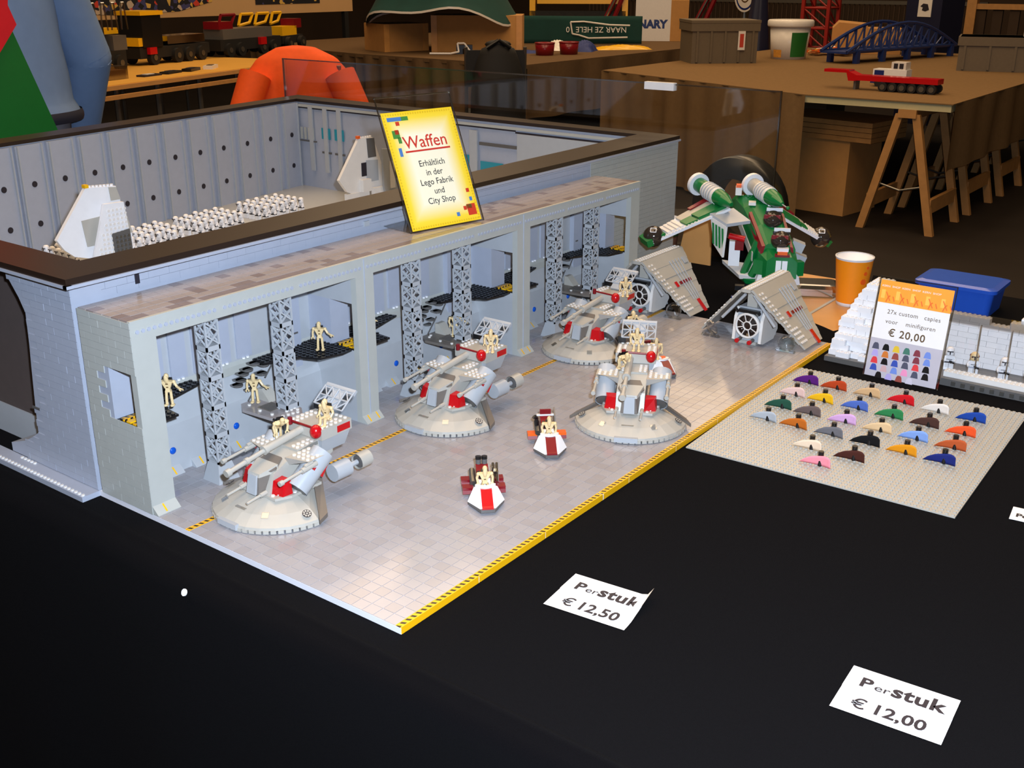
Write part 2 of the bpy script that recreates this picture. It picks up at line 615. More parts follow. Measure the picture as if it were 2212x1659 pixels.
def lattice_column(cx_, cy_):
    m = M()
    h, r = 28.0, 1.35
    for a in (-1, 1):
        for b in (-1, 1):
            m.cbox((cx_ + a * (r - .14), cy_ + b * (r - .14), (h + 3.2) / 2), (.28, .28, h - 3.2), 'grey')
    for i in range(6):
        z = 3.2 + i * 4.95
        m.box((cx_ - r, cy_ - r, z - .42 if i else z), (cx_ + r, cy_ + r, z + .42), 'grey')
    bars = M()
    for i in range(5):
        z0, z1 = 3.2 + i * 4.95 + .42, 3.2 + (i + 1) * 4.95 - .42
        hh = (z1 - z0) / 2
        for q in range(2):
            a0, a1 = z0 + q * hh, z0 + (q + 1) * hh
            for s in (-1, 1):
                for (pa, pb) in (((-1, s), (1, s)), ((s, -1), (s, 1))):
                    for (za, zb) in ((a0, a1), (a1, a0)):
                        e = .92
                        m.cyl((cx_ + pa[0] * r * e, cy_ + pa[1] * r * e, za), (cx_ + pb[0] * r * e, cy_ + pb[1] * r * e, zb), .17, 'grey', 4)
    m.hexa([(cx_ - 2.1, cy_ - 2.1, 0), (cx_ + 2.1, cy_ - 2.1, 0), (cx_ + 2.1, cy_ + 2.1, 0), (cx_ - 2.1, cy_ + 2.1, 0)],
           [(cx_ - r, cy_ - r, 3.2), (cx_ + r, cy_ - r, 3.2), (cx_ + r, cy_ + r, 3.2), (cx_ - r, cy_ + r, 3.2)], 'grey')
    hp('lattice_column', m)


for b0 in (0, 48, 96):
    lattice_column(b0 + 14.9, 53.9)
    lattice_column(b0 + 30.5, 54.2)


# ------------------------------------------------------------------ bricks helper: first n as parts, the rest joined
def brick_set(parent, off, faces, limit, thick=.12):
    """faces: list of (axis, fixed, u0, u1, z0, z1, inside-test, material); bricks of 4 studs in running bond"""
    cache, n, rest = {}, 0, M()
    for axis, fix, u0, u1, z0, z1, ok, mt in faces:
        row, z = 0, z0
        while z < z1 - .2:
            zt = min(z + 1.2, z1)
            u = u0 - (2.0 if row % 2 else 0)
            while u < u1 - .05:
                a, b = max(u, u0), min(u + 4, u1)
                u += 4
                if b - a < .3 or not ok((a + b) / 2, (z + zt) / 2, a, b):
                    continue
                L_, H_ = round(b - a - .05, 2), round(zt - z - .04, 2)
                j = random.uniform(-.02, .02)
                if n < limit:
                    key = (axis, L_, H_, mt)
                    if key not in cache:
                        cache[key] = (M().box((-thick, 0, 0), (0, L_, H_), mt) if axis == 'x' else M().box((0, -thick, 0), (L_, 0, H_), mt)).mesh('brick')
                    p = (fix + j, a + .025, z + .02) if axis == 'x' else (a + .025, fix + j, z + .02)
                    link('brick', cache[key], parent, (p[0] + off[0], p[1] + off[1], p[2] + off[2]))
                    n += 1
                else:
                    if axis == 'x':
                        rest.box((fix + j - thick, a + .025, z + .02), (fix + j, b - .025, zt - .02), mt)
                    else:
                        rest.box((a + .025, fix + j - thick, z + .02), (b - .025, fix + j, zt - .02), mt)
            z += 1.2
            row += 1
    if rest.v:
        o = rest.build('brickwork', parent, off)
        o['kind'] = 'stuff'


brick_set(hg, HO, [('x', 0.0, 51.7, 65, 0, 31.0, lambda u, z, a, b: not (a < 58.65 and b > 52.8 and 14.2 < z < 22.9), 'grey_old')], 300)

# ------------------------------------------------------------------ walled courtyard behind the hangar
cy_ = toy('walled_courtyard', 'large grey walled toy courtyard with a dark brown parapet rim', 'toy building', 95, 140, -1)
CO = (-95, -140, 1)


def cp(name, m, **k):
    return m.build(name, cy_, CO, **k)


def yb(x):       # inner face of the back wall
    return 202.4 + (x - 65.6) * .1663


m = M()
m.box((0, 66.4, -1), (189, 68.4, 34.8), 'grey_blue')
cp('front_wall', m)
prof = [(66.2, 0), (66.2, 34.8), (87, 34.8), (84.4, 33.2), (81.6, 29.8), (80.2, 27.4), (80.6, 22), (81.2, 17.3), (82.0, 10), (82.3, 5.9), (84.5, 4.5), (87, 3.2), (92, 1.6), (92, 0)]
m = M()
m.prism(prof, 0, 5.2, 'grey_blue', 'x')
cp('end_wall', m)
m = M()
m.prism([(150, 34.8), (150, 0), (146, 0), (146, 30), (143, 33.2), (140, 34.8)], 0, 5.2, 'grey_blue', 'x')
m.box((0, 150, 0), (5.2, 196, 34.8), 'grey_blue')
m.box((0.4, 87, 33.4), (5.2, 150, 34.8), 'grey_blue')
cp('end_wall', m)
m = M()
m.add([(x, y, z) for z in (-1, 35.0) for (x, y) in ((0, yb(0) + .5), (189.5, yb(189.5) + .5), (189.5, yb(189.5) + 4), (0, yb(0) + 4))],
      [(0, 1, 2, 3), (7, 6, 5, 4), (0, 4, 5, 1), (1, 5, 6, 2), (2, 6, 7, 3), (3, 7, 4, 0)], 'grey_blue')
cp('back_wall', m)
m = M()
m.hexa([(184.6, 76, -1), (189, 66.4, -1), (195, 224, -1), (190, 224, -1)], [(184.6, 76, 35), (189, 66.4, 35), (195, 224, 35), (190, 224, 35)], 'grey_blue')
cp('side_wall', m)
m = M()
m.prism([(5, 70), (188, 70), (190, 223), (5, 193)], -1, 4.8, 'grey')
cp('court_floor', m)
cp('arch_shade_panel', M().box((5.3, 70, 0), (5.6, 195, 34), 'arch_shade_brown'))  # added panel, its dark brown stands in for the shaded arch interior
# rim
RZ = (35.0, 36.0)
ro = [(-2, 63.6), (189.2, 66.0), (199, 232.5), (-2, 199.3)]
ri = [(5.9, 72.3), (184.2, 76.8), (189.5, 223), (5.9, 192.4)]
for i in range(4):
    j = (i + 1) % 4
    cp('rim', M().prism([ro[i], ro[j], ri[j], ri[i]], *RZ, 'rim'))
for (a, b) in (((-1.4, 64.2), (188.8, 66.6)), ):
    cp('rim_lip', M().prism([(-2.2, 63.2), (189.4, 65.7), (189.4, 66.6), (-2.2, 64.2)], 34.5, 35.0, 'grey_blue'))
cp('rim_lip', M().prism([(-2.2, 63.2), (-1.2, 63.2), (-1.2, 199), (-2.2, 199)], 34.5, 35.0, 'grey_blue'))


def arch_ok(u, z, a, b):
    if z > 34.2:
        return u < 85
    lim = 92
    for (ya, za), (yb_, zb) in zip(prof[2:], prof[3:]):
        if zb <= z <= za and za > zb:
            lim = ya + (yb_ - ya) * (za - z) / (za - zb)
            break
    return b < lim + .3


brick_set(cy_, CO, [('x', 0.0, 66.2, 87, 0, 34.4, arch_ok, 'grey_blue'),
                    ('y', 66.4, 0.0, 144, 31.2, 34.4, lambda u, z, a, b: True, 'grey_blue'),
                    ('y', 66.4, 144.2, 189, 0, 34.4, lambda u, z, a, b: True, 'grey_old')], 290)
# studded edge of the courtyard's base in front of the end wall
m = M()
m.box((-3.2, 66, -1), (0, 150, -.1), 'grey_blue')
m.studs([(-2.7, 66.5 + i) for i in range(60)], -.1, 'white_warm', .3, .2, 8)
m.studs([(-.6, 84 + i) for i in range(5)], -.1, 'white_warm', .3, .2, 8)
cp('base_edge', m)
cp('door_slot', M().box((-.2, 80.4, 10.4), (0, 82.6, 10.8), 'dark_grey'))
# slots in the parapet
cp('slot', M().box((11.4, 66.1, 32.0), (12.2, 66.25, 33.9), 'ink'))
cp('slot', M().box((26.5, 66.1, 34.0), (27.9, 66.25, 34.4), 'dark_grey'))
cp('window_frame', M().box((63.2, 65.9, 32.2), (64.6, 66.25, 33.2), 'grey'))
# back wall: raised panels, ribs and dark portholes
u = Vector((123.9, 20.6, 0)).normalized()
ang = math.atan2(20.6, 123.9)
pm = M().box((0, -.5, 0), (9.0, 0.6, 34.6), 'grey_blue').mesh('wall_panel')
rm = M().box((0, -.7, 0), (.35, 0, 34.6), 'grey').mesh('rib')
hm = M().cyl((0, 0, 0), (0, -.14, 0), .85, 'ink', 16).mesh('porthole')
tops = [-13, -1.5, 8.5, 19.0, 29.8, 40.6, 51.3, 62.5, 73.8, 85.0, 96.9, 109.2, 121.1]
for i, s in enumerate(tops):
    nx = tops[i + 1] if i + 1 < len(tops) else 125
    bx, by = 65.6 + u.x * (s - 4.6), yb(65.6) + u.y * (s - 4.6)
    link('wall_panel', pm, cy_, (bx + CO[0], by + CO[1], 0 + CO[2]), (0, 0, ang))
    for q in (.4, 8.2):
        link('rib', rm, cy_, (bx + u.x * q + u.y * .4 + CO[0], by + u.y * q - .4 + CO[1], CO[2]), (0, 0, ang))
    for z in (23.9, 12.9):
        px, py = 65.6 + u.x * s, yb(65.6) + u.y * s
        link('porthole', hm, cy_, (px + .08 + CO[0], py - .5 + CO[1], z - (.02 * i) + CO[2]), (0, 0, ang))
# side wall fittings (its inner face runs from (184,77) to (189.5,223))
SW = Vector((184.2, 77, 0))
su = Vector((5.4, 146, 0)).normalized()


def sw(name, s0, s1, z0, z1, mt, t0=0.0, t1=.4):
    n = Vector((-su.y, su.x, 0))
    a = SW + su * s0
    b = SW + su * s1
    m = M()
    m.prism([(a + n * t0)[:2], (b + n * t0)[:2], (b + n * t1)[:2], (a + n * t1)[:2]], z0, z1, mt)
    return cp(name, m)


for s in (138.6, 130.9, 123.7):
    sw('wall_pilaster', s - 1.0, s + 1.0, 11, 34, 'grey', 0, .6)
for s0, s1 in ((128.8, 133.4), (121.8, 126.6)):
    sw('teal_window', s0, s1, 22.8, 26.7, 'teal', 0, .12)
    sw('window_ledge', s0 - .2, s1, 17.7, 18.4, 'dark_grey', 0, .35)
for i in range(5):
    sw('vent_rib', 137.5 + i * 2, 138.4 + i * 2, 22, 26.2, 'grey_old', 0, .5)
sw('vent_sill', 136.2, 147, 21.2, 21.7, 'dark_grey', 0, .5)
sw('cornice', 0, 146, 33.4, 34.2, 'grey_old', 0, .5)
sw('cornice_line', 44, 146, 32.9, 33.4, 'ink', 0, .25)
sw('cornice_line', 0, 44, 32.4, 32.9, 'ink', 0, .25)
sw('wall_step', 0, 43, 11, 32.4, 'grey', 0, .7)
sw('ledge', 43.4, 58.6, 27.6, 28.6, 'dark_grey', 0, .4)
sw('wall_pilaster', 59.3, 62.5, 11, 32, 'grey', 0, .7)
sw('teal_window', 49, 58.4, 18, 22.6, 'teal', 0, .12)
sw('teal_window', 62.6, 66, 19, 24, 'teal', 0, .12)
# ------------------------------------------------------------------ stud parts
def stud_parts(parent, pts, mt, off=(0, 0, 0), r=.3, h=.2, n=8):
    me = M().cyl((0, 0, 0), (0, 0, h), r, mt, n).mesh('stud')
    for p in pts:
        link('stud', me, parent, (p[0] + off[0], p[1] + off[1], p[2] + off[2]))


# ------------------------------------------------------------------ hover tank (front is -y, studs)
def make_tank():
    t = toy('hover_tank', 'x', 'toy tank', group='grey hover tanks')
    m = M()
    ths = [R(180 + 7.5 + 15 * 11 * i / 13) for i in range(14)]
    lv = [(9.6, .35, 4.8), (10.4, .62, 5.2), (10.3, 1.05, 5.2), (8.2, 2.2, 4.9), (4.9, 3.35, 4.4)]
    rings = []
    for r, z, back in lv:
        rings.append([(r * math.cos(a), r * math.sin(a), z) for a in ths] + [(3.6 * min(1, r / 8), back, z), (-3.6 * min(1, r / 8), back, z)])
    n = len(rings[0])
    vs = [p for g in rings for p in g]
    fs = [tuple(range(n - 1, -1, -1)), tuple(range(n * (len(lv) - 1), n * len(lv)))]
    for k in range(len(lv) - 1):
        fs += [(k * n + i, k * n + (i + 1) % n, (k + 1) * n + (i + 1) % n, (k + 1) * n + i) for i in range(n)]
    m.add(vs, fs, 'grey_ship')
    sk = m.build('skirt', t)
    m = M()
    for i in range(27):
        a = R(190 + i * 160 / 26)
        m.T = Matrix.Rotation(a, 4, 'Z')
        m.box((9.7, -.42, .12), (10.45, .42, .62), 'grey_ship')
    o = m.build('skirt_teeth', sk)
    o['kind'] = 'stuff'
    M().box((-2.1, -10.6, .35), (2.1, -9.9, 1.25), 'grey').build('front_bumper', sk)
    for a in (R(236), R(304)):
        mm = M()
        mm.T = Matrix.Translation((8.3 * math.cos(a), 8.3 * math.sin(a), 2.22)) @ Matrix.Rotation(a, 4, 'Z') @ Matrix.Rotation(R(28), 4, 'Y')
        mm.box((-.55, -.55, -.05), (.55, .55, .08), 'clear_plastic')
        mm.build('skirt_light', sk)
    M().box((-1.1, -8.0, 2.25), (1.1, -7.0, 2.5), 'clear_plastic').build('skirt_light', sk, (0, .2, -.02))
    for s in (-1, 1):
        m = M()
        m.hexa([(s * 11.2, -2.0, .7), (s * 10.2, .6, .7), (s * 3.2, 6.2, 2.7), (s * 4.6, 3.6, 2.7)][::s],
               [(s * 11.2, -2.0, 1.35), (s * 10.2, .6, 1.35), (s * 3.2, 6.2, 3.75), (s * 4.6, 3.2, 3.75)][::s], 'taupe')
        m.build('rear_strip', t)
        # printed eight-spoked emblem
        e = M()
        e.T = Matrix.Translation((s * 8.9, -2.4, 2.02)) @ Matrix.Rotation(math.atan2(-2.4, s * 8.9), 4, 'Z') @ Matrix.Rotation(R(28.5), 4, 'Y')
        e.cyl((0, 0, 0), (0, 0, .05), .72, 'ink', 20)
        for q in range(8):
            a = q * math.pi / 4
            c_, s_ = math.cos(a), math.sin(a)
            e.add([(.3 * c_ - .09 * s_, .3 * s_ + .09 * c_, .06), (.62 * c_ - .16 * s_, .62 * s_ + .16 * c_, .06), (.62 * c_ + .16 * s_, .62 * s_ - .16 * c_, .06), (.3 * c_ + .09 * s_, .3 * s_ - .09 * c_, .06)], [(3, 2, 1, 0)], 'grey_ship')
        e.cyl((0, 0, .05), (0, 0, .065), .16, 'grey_ship', 10)
        e.build('emblem', sk)
    m = M()
    m.prism([(-4.2, -4.4), (4.2, -4.4), (5.3, -2), (5.3, 4.2), (-5.3, 4.2), (-5.3, -2)], 3.35, 3.8, 'grey_ship')
    lp = m.build('lower_plate', t)
    stud_parts(lp, [(s * (3.2 + i * .5), -3.9 + .8 * i, 3.8) for s in (-1, 1) for i in range(3)] + [(s * 4.8, -.9 + i, 3.8) for s in (-1, 1) for i in range(3)], 'white_warm')
    m = M()
    m.hexa([(-1.5, -5.2, 3.8), (1.5, -5.2, 3.8), (1.9, -3.0, 3.8), (-1.9, -3.0, 3.8)], [(-1.1, -4.7, 6.6), (1.1, -4.7, 6.6), (1.9, -2.6, 6.8), (-1.9, -2.6, 6.8)], 'taupe')
    nb = m.build('nose_block', t)
    m = M()
    m.hexa([(-1.0, -5.55, 3.9), (1.0, -5.55, 3.9), (1.0, -5.2, 3.9), (-1.0, -5.2, 3.9)], [(-.9, -4.95, 6.9), (.9, -4.95, 6.9), (.9, -4.6, 6.9), (-.9, -4.6, 6.9)], 'grey')
    m.build('nose_panel', nb)
    m = M()
    m.hexa([(-1.3, -4.75, 6.6), (1.3, -4.75, 6.6), (2.3, -2.0, 6.9), (-2.3, -2.0, 6.9)], [(-1.3, -4.6, 7.15), (1.3, -4.6, 7.15), (2.3, -1.7, 8.1), (-2.3, -1.7, 8.1)], 'grey_ship')
    m.build('nose_cap', nb)
    m = M()
    m.prism([(-4.3, 3.8), (-2.8, 7.0), (1.8, 8.9), (9.5, 9.9), (9.5, 6.4), (4.2, 3.8)], -2.6, 2.6, 'grey_ship', 'x')
    hull = m.build('hull', t)
    m = M()
    m.T = Matrix.Translation((0, -2.2, 7.35)) @ Matrix.Rotation(R(22), 4, 'X')
    m.prism([(-2.4, 0), (-1.3, -1.8), (1.3, -1.8), (2.4, 0), (1.5, 2.3), (-1.5, 2.3)], 0, .35, 'taupe')
    m.build('canopy_plate', hull)
    for s in (-1, 1):
        m = M()
        m.hexa([(s * 2.6, -3.6, 3.8), (s * 4.7, -3.2, 3.8), (s * 4.9, -1.4, 3.8), (s * 2.6, -1.4, 3.8)][::s], [(s * 2.7, -3.2, 6.0), (s * 4.3, -2.7, 6.0), (s * 4.6, -1.4, 6.2), (s * 2.7, -1.4, 6.2)][::s], 'red')
        m.build('red_lamp', t)
        m = M()
        a, b = (s * 4.9, -.6, 4.2), (s * 5.2, 5.0, 8.6)
        m.cyl(a, b, 1.85, 'grey', 18, 1.85, False)
        m.cyl(a, b, 1.6, 'dark_grey', 18, 1.6, True)
        m.build('side_cylinder', t)
        m = M()
        m.prism([(1.3, 7.4), (4.9, 7.5), (3.2, 5.3)], s * 6.2 - .6, s * 6.2 + .5, 'red', 'x')
        m.build('red_fin', t)
        m = M()
        m.hexa([(s * 2.6, .2, 7.4), (s * 5.2, 1.2, 8.5), (s * 5.2, 4.2, 8.5), (s * 2.6, 4.4, 7.4)][::s], [(s * 2.6, -.5, 8.9), (s * 6.8, .5, 8.9), (s * 6.8, 4.4, 8.9), (s * 2.6, 4.6, 8.9)][::s], 'grey_ship')
        sh = m.build('shoulder', t)
        stud_parts(sh, [(s * (3.2 + i), .9 + j, 8.9) for i in range(4) for j in range(4)], 'white_warm')
        m = M()
        m.cyl((s * 6.6, 2.2, 8.1), (s * 6.6, -.8, 7.8), .46, 'grey_ship', 10)
        m.cyl((s * 6.6, 1.4, 8.55), (s * 6.6, -.2, 8.35), .3, 'grey_ship', 8)
        m.cyl((s * 6.6, -.8, 7.8), (s * 6.6, -4.6, 7.4), .24, 'grey_ship', 8)
        m.cyl((s * 6.6, -4.6, 7.4), (s * 6.6, -5.3, 7.33), .42, 'grey_ship', 10)
        m.build('side_gun', t)
        m = M()
        m.cyl((s * 2.3, -4.4, 4.4), (s * 2.3, -5.6, 4.3), .36, 'grey_ship', 8)
        m.cyl((s * 2.3, -5.6, 4.3), (s * 2.3, -8.2, 4.0), .22, 'grey_ship', 8)
        m.build('lower_gun', t)
        # rear thrusters
        m = M()
        m.cyl((s * 4.6, 7.2, 3.9), (s * 4.8, 10.4, 4.0), 1.5, 'grey', 16)
        m.cyl((s * 4.9, 10.4, 4.0), (s * 5.0, 12.4, 4.1), .45, 'grey', 8)
        m.cyl((s * 5.0, 12.4, 4.1), (s * 5.1, 14.8, 4.2), 1.35, 'grey_ship', 16, 1.35, False)
        m.cyl((s * 5.0, 12.6, 4.1), (s * 5.1, 14.6, 4.2), 1.1, 'dark_grey', 16)
        m.build('thruster', t)
    m = M()
    m.box((-2.6, 2.0, 8.7), (2.6, 6.4, 9.3), 'grey_ship')
    dk = m.build('deck', t)
    stud_parts(dk, [(x, y, 9.3) for x in (-2, 1.2, 2.1) for y in (2.6, 3.6, 4.6, 5.6)], 'white_warm')
    m = M()
    m.box((-3.8, 6.2, 9.6), (3.8, 12.8, 11.4), 'grey_ship')
    m.hexa([(-2.8, 6.8, 7.0), (2.8, 6.8, 7.0), (2.8, 12.0, 7.0), (-2.8, 12.0, 7.0)], [(-3.6, 6.4, 9.6), (3.6, 6.4, 9.6), (3.6, 12.6, 9.6), (-3.6, 12.6, 9.6)], 'grey')
    tu = m.build('turret', t)
    stud_parts(tu, [(x, y, 11.4) for x in (-3.3, -2.3, 2.3, 3.3) for y in (6.8, 7.8, 8.8, 9.8, 10.8)] + [(x, 12.2, 11.4) for x in (-3, -2, -1, 0, 1, 2, 3)], 'white_warm')
    for s in (-1, 1):
        M().box((s * 3.8 - .06, 9.6, 9.9), (s * 3.8 + .06, 12.4, 11.0), 'red').build('red_tile', tu)
    m = M()
    m.ball((2.9, 5.9, 11.1), (1.0, 1.0, 1.15), 'red', 10, 8)
    m.build('red_knob', tu)
    m = M()
    m.cyl((2.6, 5.9, 11.6), (-2.2, 5.2, 12.0), .2, 'dark_red', 8)
    m.cyl((-2.2, 5.2, 11.4), (-2.2, 5.2, 12.5), .4, 'dark_red', 10)
    m.build('red_lever', tu)
    m = M()
    bx = -1.0
    m.cyl((bx, 6.4, 10.4), (bx, -1.2, 9.5), .66, 'grey_ship', 12)
    m.cyl((bx, -1.0, 9.55), (bx, -1.6, 9.45), .8, 'grey_ship', 12)
    m.cyl((bx, -1.2, 9.45), (bx, -8.2, 8.35), .4, 'grey_ship', 10)
    m.cyl((bx, -4.6, 8.95), (bx, -5.2, 8.85), .55, 'grey_ship', 10)
    m.cyl((bx, -8.2, 8.35), (bx, -9.0, 8.22), .62, 'grey_ship', 12)
    m.build('main_barrel', t)
    # tilted lattice hatch behind the gunner
    h = M()
    h.T = Matrix.Translation((0, 11.4, 12.9)) @ Matrix.Rotation(R(-52), 4, 'X')
    for x in (-3.2, -1.6, 0, 1.6, 3.2):
        h.cyl((x, 0, 0), (x, 0, 3.6), .15, 'grey', 6)
    for z in (0, 1.8, 3.6):
        h.cyl((-3.2, 0, z), (3.2, 0, z), .15, 'grey', 6)
    for x in (-3.2, -1.6, 0, 1.6):
        h.cyl((x, 0, 0), (x + 1.6, 0, 1.8), .12, 'grey', 6)
        h.cyl((x + 1.6, 0, 1.8), (x, 0, 3.6), .12, 'grey', 6)
    ht = h.build('lattice_hatch', t)
    h = M()
    h.T = Matrix.Translation((0, 11.4, 12.9)) @ Matrix.Rotation(R(-52), 4, 'X')
    h.box((-3.3, .05, 3.2), (3.3, .5, 4.2), 'grey')
    h.box((-1.2, .1, -1.6), (1.2, .5, 3.2), 'grey')
    h.build('hatch_plate', ht)
    M().box((-3.9, 11.9, 11.6), (-2.4, 12.9, 12.9), 'black').build('hinge_block', ht)
    return t


tank = make_tank()
for i, (x, y, rz, lab) in enumerate([
        (14.4, 39.0, -90, 'grey disc-fronted toy tank in the nearest bay, one red lamp towards the camera'),
        (58.6, 41.0, -90, 'grey disc-fronted toy tank in the middle bay of the hangar'),
        (107.0, 41.5, -90, 'grey disc-fronted toy tank in the farthest bay, beside the folded-wing craft'),
        (76.6, 12.2, -63.7, 'grey toy tank facing the camera out on the open floor, with four figures')]):
    o = tank if i == 0 else dup(tank)
    o.location = (x * S, y * S, Z0)
    o.rotation_euler = (0, 0, R(rz))
    o['label'] = lab


# ------------------------------------------------------------------ toy robots: thin, tan, with a long head (front is -y)
def make_robot(pose):
    t = toy('toy_robot', 'x', 'toy figure', group='thin tan toy robots', k=1.14)
    lean = {'stand': 4, 'bend': 48, 'sit': 6, 'crouch': 55}[pose]
    hip = {'stand': 2.0, 'bend': 2.0, 'sit': .9, 'crouch': 1.6}[pose]
    U = Matrix.Translation((0, 0, hip)) @ Matrix.Rotation(R(lean), 4, 'X')
    m = M()
    m.T = U
    m.hexa([(-.42, -.26, .1), (.42, -.26, .1), (.42, .26, .1), (-.42, .26, .1)], [(-.3, -.2, .55), (.3, -.2, .55), (.3, .2, .55), (-.3, .2, .55)], 'tan')
    m.hexa([(-.32, -.22, .55), (.32, -.22, .55), (.32, .22, .55), (-.32, .22, .55)], [(-.82, -.32, 1.75), (.82, -.32, 1.75), (.82, .3, 1.75), (-.82, .3, 1.75)], 'tan')
    m.cyl((0, 0, 1.7), (0, -.06, 2.15), .2, 'tan', 8)
    t0 = m.build('torso', t)
    m = M()
    m.T = U
    m.box((-.18, -.34, 1.28), (.18, -.26, 1.42), 'ink_brown')
    m.box((-.14, -.3, .78), (.14, -.2, .92), 'ink_brown')
    m.build('print', t0)
    # head: a long rounded snout hanging forward
    m = M()
    hd = Matrix.Translation((0, -.05, 2.3)) @ Matrix.Rotation(R({'stand': 24, 'sit': 8, 'bend': 10, 'crouch': -10}[pose]), 4, 'X')
    m.T = U @ hd
    m.grid(lambda u, v: ((.36 - .06 * v) * (math.sin(math.pi * min(1, v * .97 + .03)) ** .5) * math.cos(2 * math.pi * u),
                         -.28 - .1 * v + .30 * (math.sin(math.pi * min(1, v * .97 + .03)) ** .5) * math.sin(2 * math.pi * u), .62 - 1.75 * v), 10, 9, 'tan')
    m.ball((0, .05, .15), (.36, .38, .46), 'tan', 10, 6)
    m.build('head', t)
    for s in (-1, 1):
        m = M()
        m.T = U
        if pose == 'stand' and s > 0:
            el, ha = (1.35, -.25, 1.0), (1.95, -.75, .85)
        elif pose in ('bend', 'crouch'):
            el, ha = (s * 1.05, -.35, 1.0), (s * .9, -.95, .5)
        else:
            el, ha = (s * 1.1, .05, .95), (s * 1.0, -.45, .45)
        m.ball((s * .92, 0, 1.6), .28, 'tan', 8, 6)
        m.cyl((s * .92, 0, 1.6), el, .19, 'tan', 8)
        m.cyl(el, ha, .17, 'tan', 8)
        d = (Vector(ha) - Vector(el)).normalized()
        a = Vector(ha)
        for q in (-1, 1):
            p = d.cross(Vector((0, 0, 1))).normalized() * (.22 * q)
            m.tube([a, a + d * .18 + p, a + d * .45 + p * .8], .1, 'tan', 6)
        m.build('arm', t)
        m = M()
        if pose == 'sit':
            m.tube([(s * .35, 0, hip), (s * .4, -1.0, hip + .1), (s * .4, -1.15, 0.1)], .2, 'tan', 8)
        elif pose == 'crouch':
            m.tube([(s * .35, 0, hip), (s * .6, -.7, .95), (s * .5, .1, .2)], .2, 'tan', 8)
        elif pose == 'bend':
            m.tube([(s * .3, 0, hip + .1), (s * .4, .25 * s, 1.0), (s * .5, .55 * s, .2)], .2, 'tan', 8)
        else:
            m.tube([(s * .3, 0, hip + .15), (s * .36, -.06, 1.1), (s * .4, 0, .2)], .2, 'tan', 8)
        fy = .55 * s if pose == 'bend' else (-1.25 if pose == 'sit' else (.1 if pose == 'crouch' else 0))
        m.ball((s * .45, fy - .18, .16), (.33, .58, .17), 'tan', 10, 6)
        m.build('leg', t)
    m = M()
    m.T = U
    m.box((-.5, .3, .75), (.5, .75, 1.95), 'black')
    m.cyl((-.55, .55, .5), (-.85, .6, 1.7), .18, 'black', 8)
    m.build('backpack', t)
    return t


RB = {p: make_robot(p) for p in ('stand', 'bend', 'sit', 'crouch')}
used = set()
for pose, x, y, z, rz, lab in [
        ('stand', 8.5, 56.5, 14.35, -55, 'tan toy robot on the black walkway just inside the leftmost bay'),
        ('stand', 28.4, 60.2, 7.7, -50, 'tan toy robot standing on the docking pad of the leftmost bay'),
        ('stand', 41.9, 57.4, 14.35, -55, 'tan toy robot on the high black walkway right of the leftmost bay'),
        ('bend', 17.6, 41.8, 9.1, -20, 'tan toy robot bending over on the deck of the nearest tank'),
        ('sit', 23.3, 36.6, 11.4, -80, 'tan toy robot seated behind the red lever of the nearest tank'),
        ('stand', 53.4, 57.4, 14.35, -60, 'tan toy robot half hidden behind the double pillar of the middle bay'),
        ('stand', 78.4, 56.2, 7.7, -35, 'tan toy robot standing on the docking pad of the middle bay'),
        ('sit', 67.4, 38.0, 11.4, -60, 'tan toy robot seated on the turret of the middle-bay tank'),
        ('sit', 115.4, 37.6, 11.4, -60, 'tan toy robot seated on the turret of the farthest-bay tank'),
        ('sit', 84.8, 16.3, 11.4, -64, 'tan toy robot seated upright on the turret of the camera-facing tank'),
        ('crouch', 79.0, 16.2, 9.1, -30, 'tan toy robot crouching with a black pack on the camera-facing tank'),
        ('sit', 102.6, 22.0, 3.6, -64, 'tan toy robot riding the white speeder behind the camera-facing tank'),
        ('stand', 103.5, 28.6, 6.8, -20, 'tan toy robot hunched above the tank hatch, farthest out on the floor')]:
    o = RB[pose] if pose not in used else dup(RB[pose])
    used.add(pose)
    o.location = (x * S, y * S, Z0 + z * S)
    o.rotation_euler = (0, 0, R(rz))
    o['label'] = lab


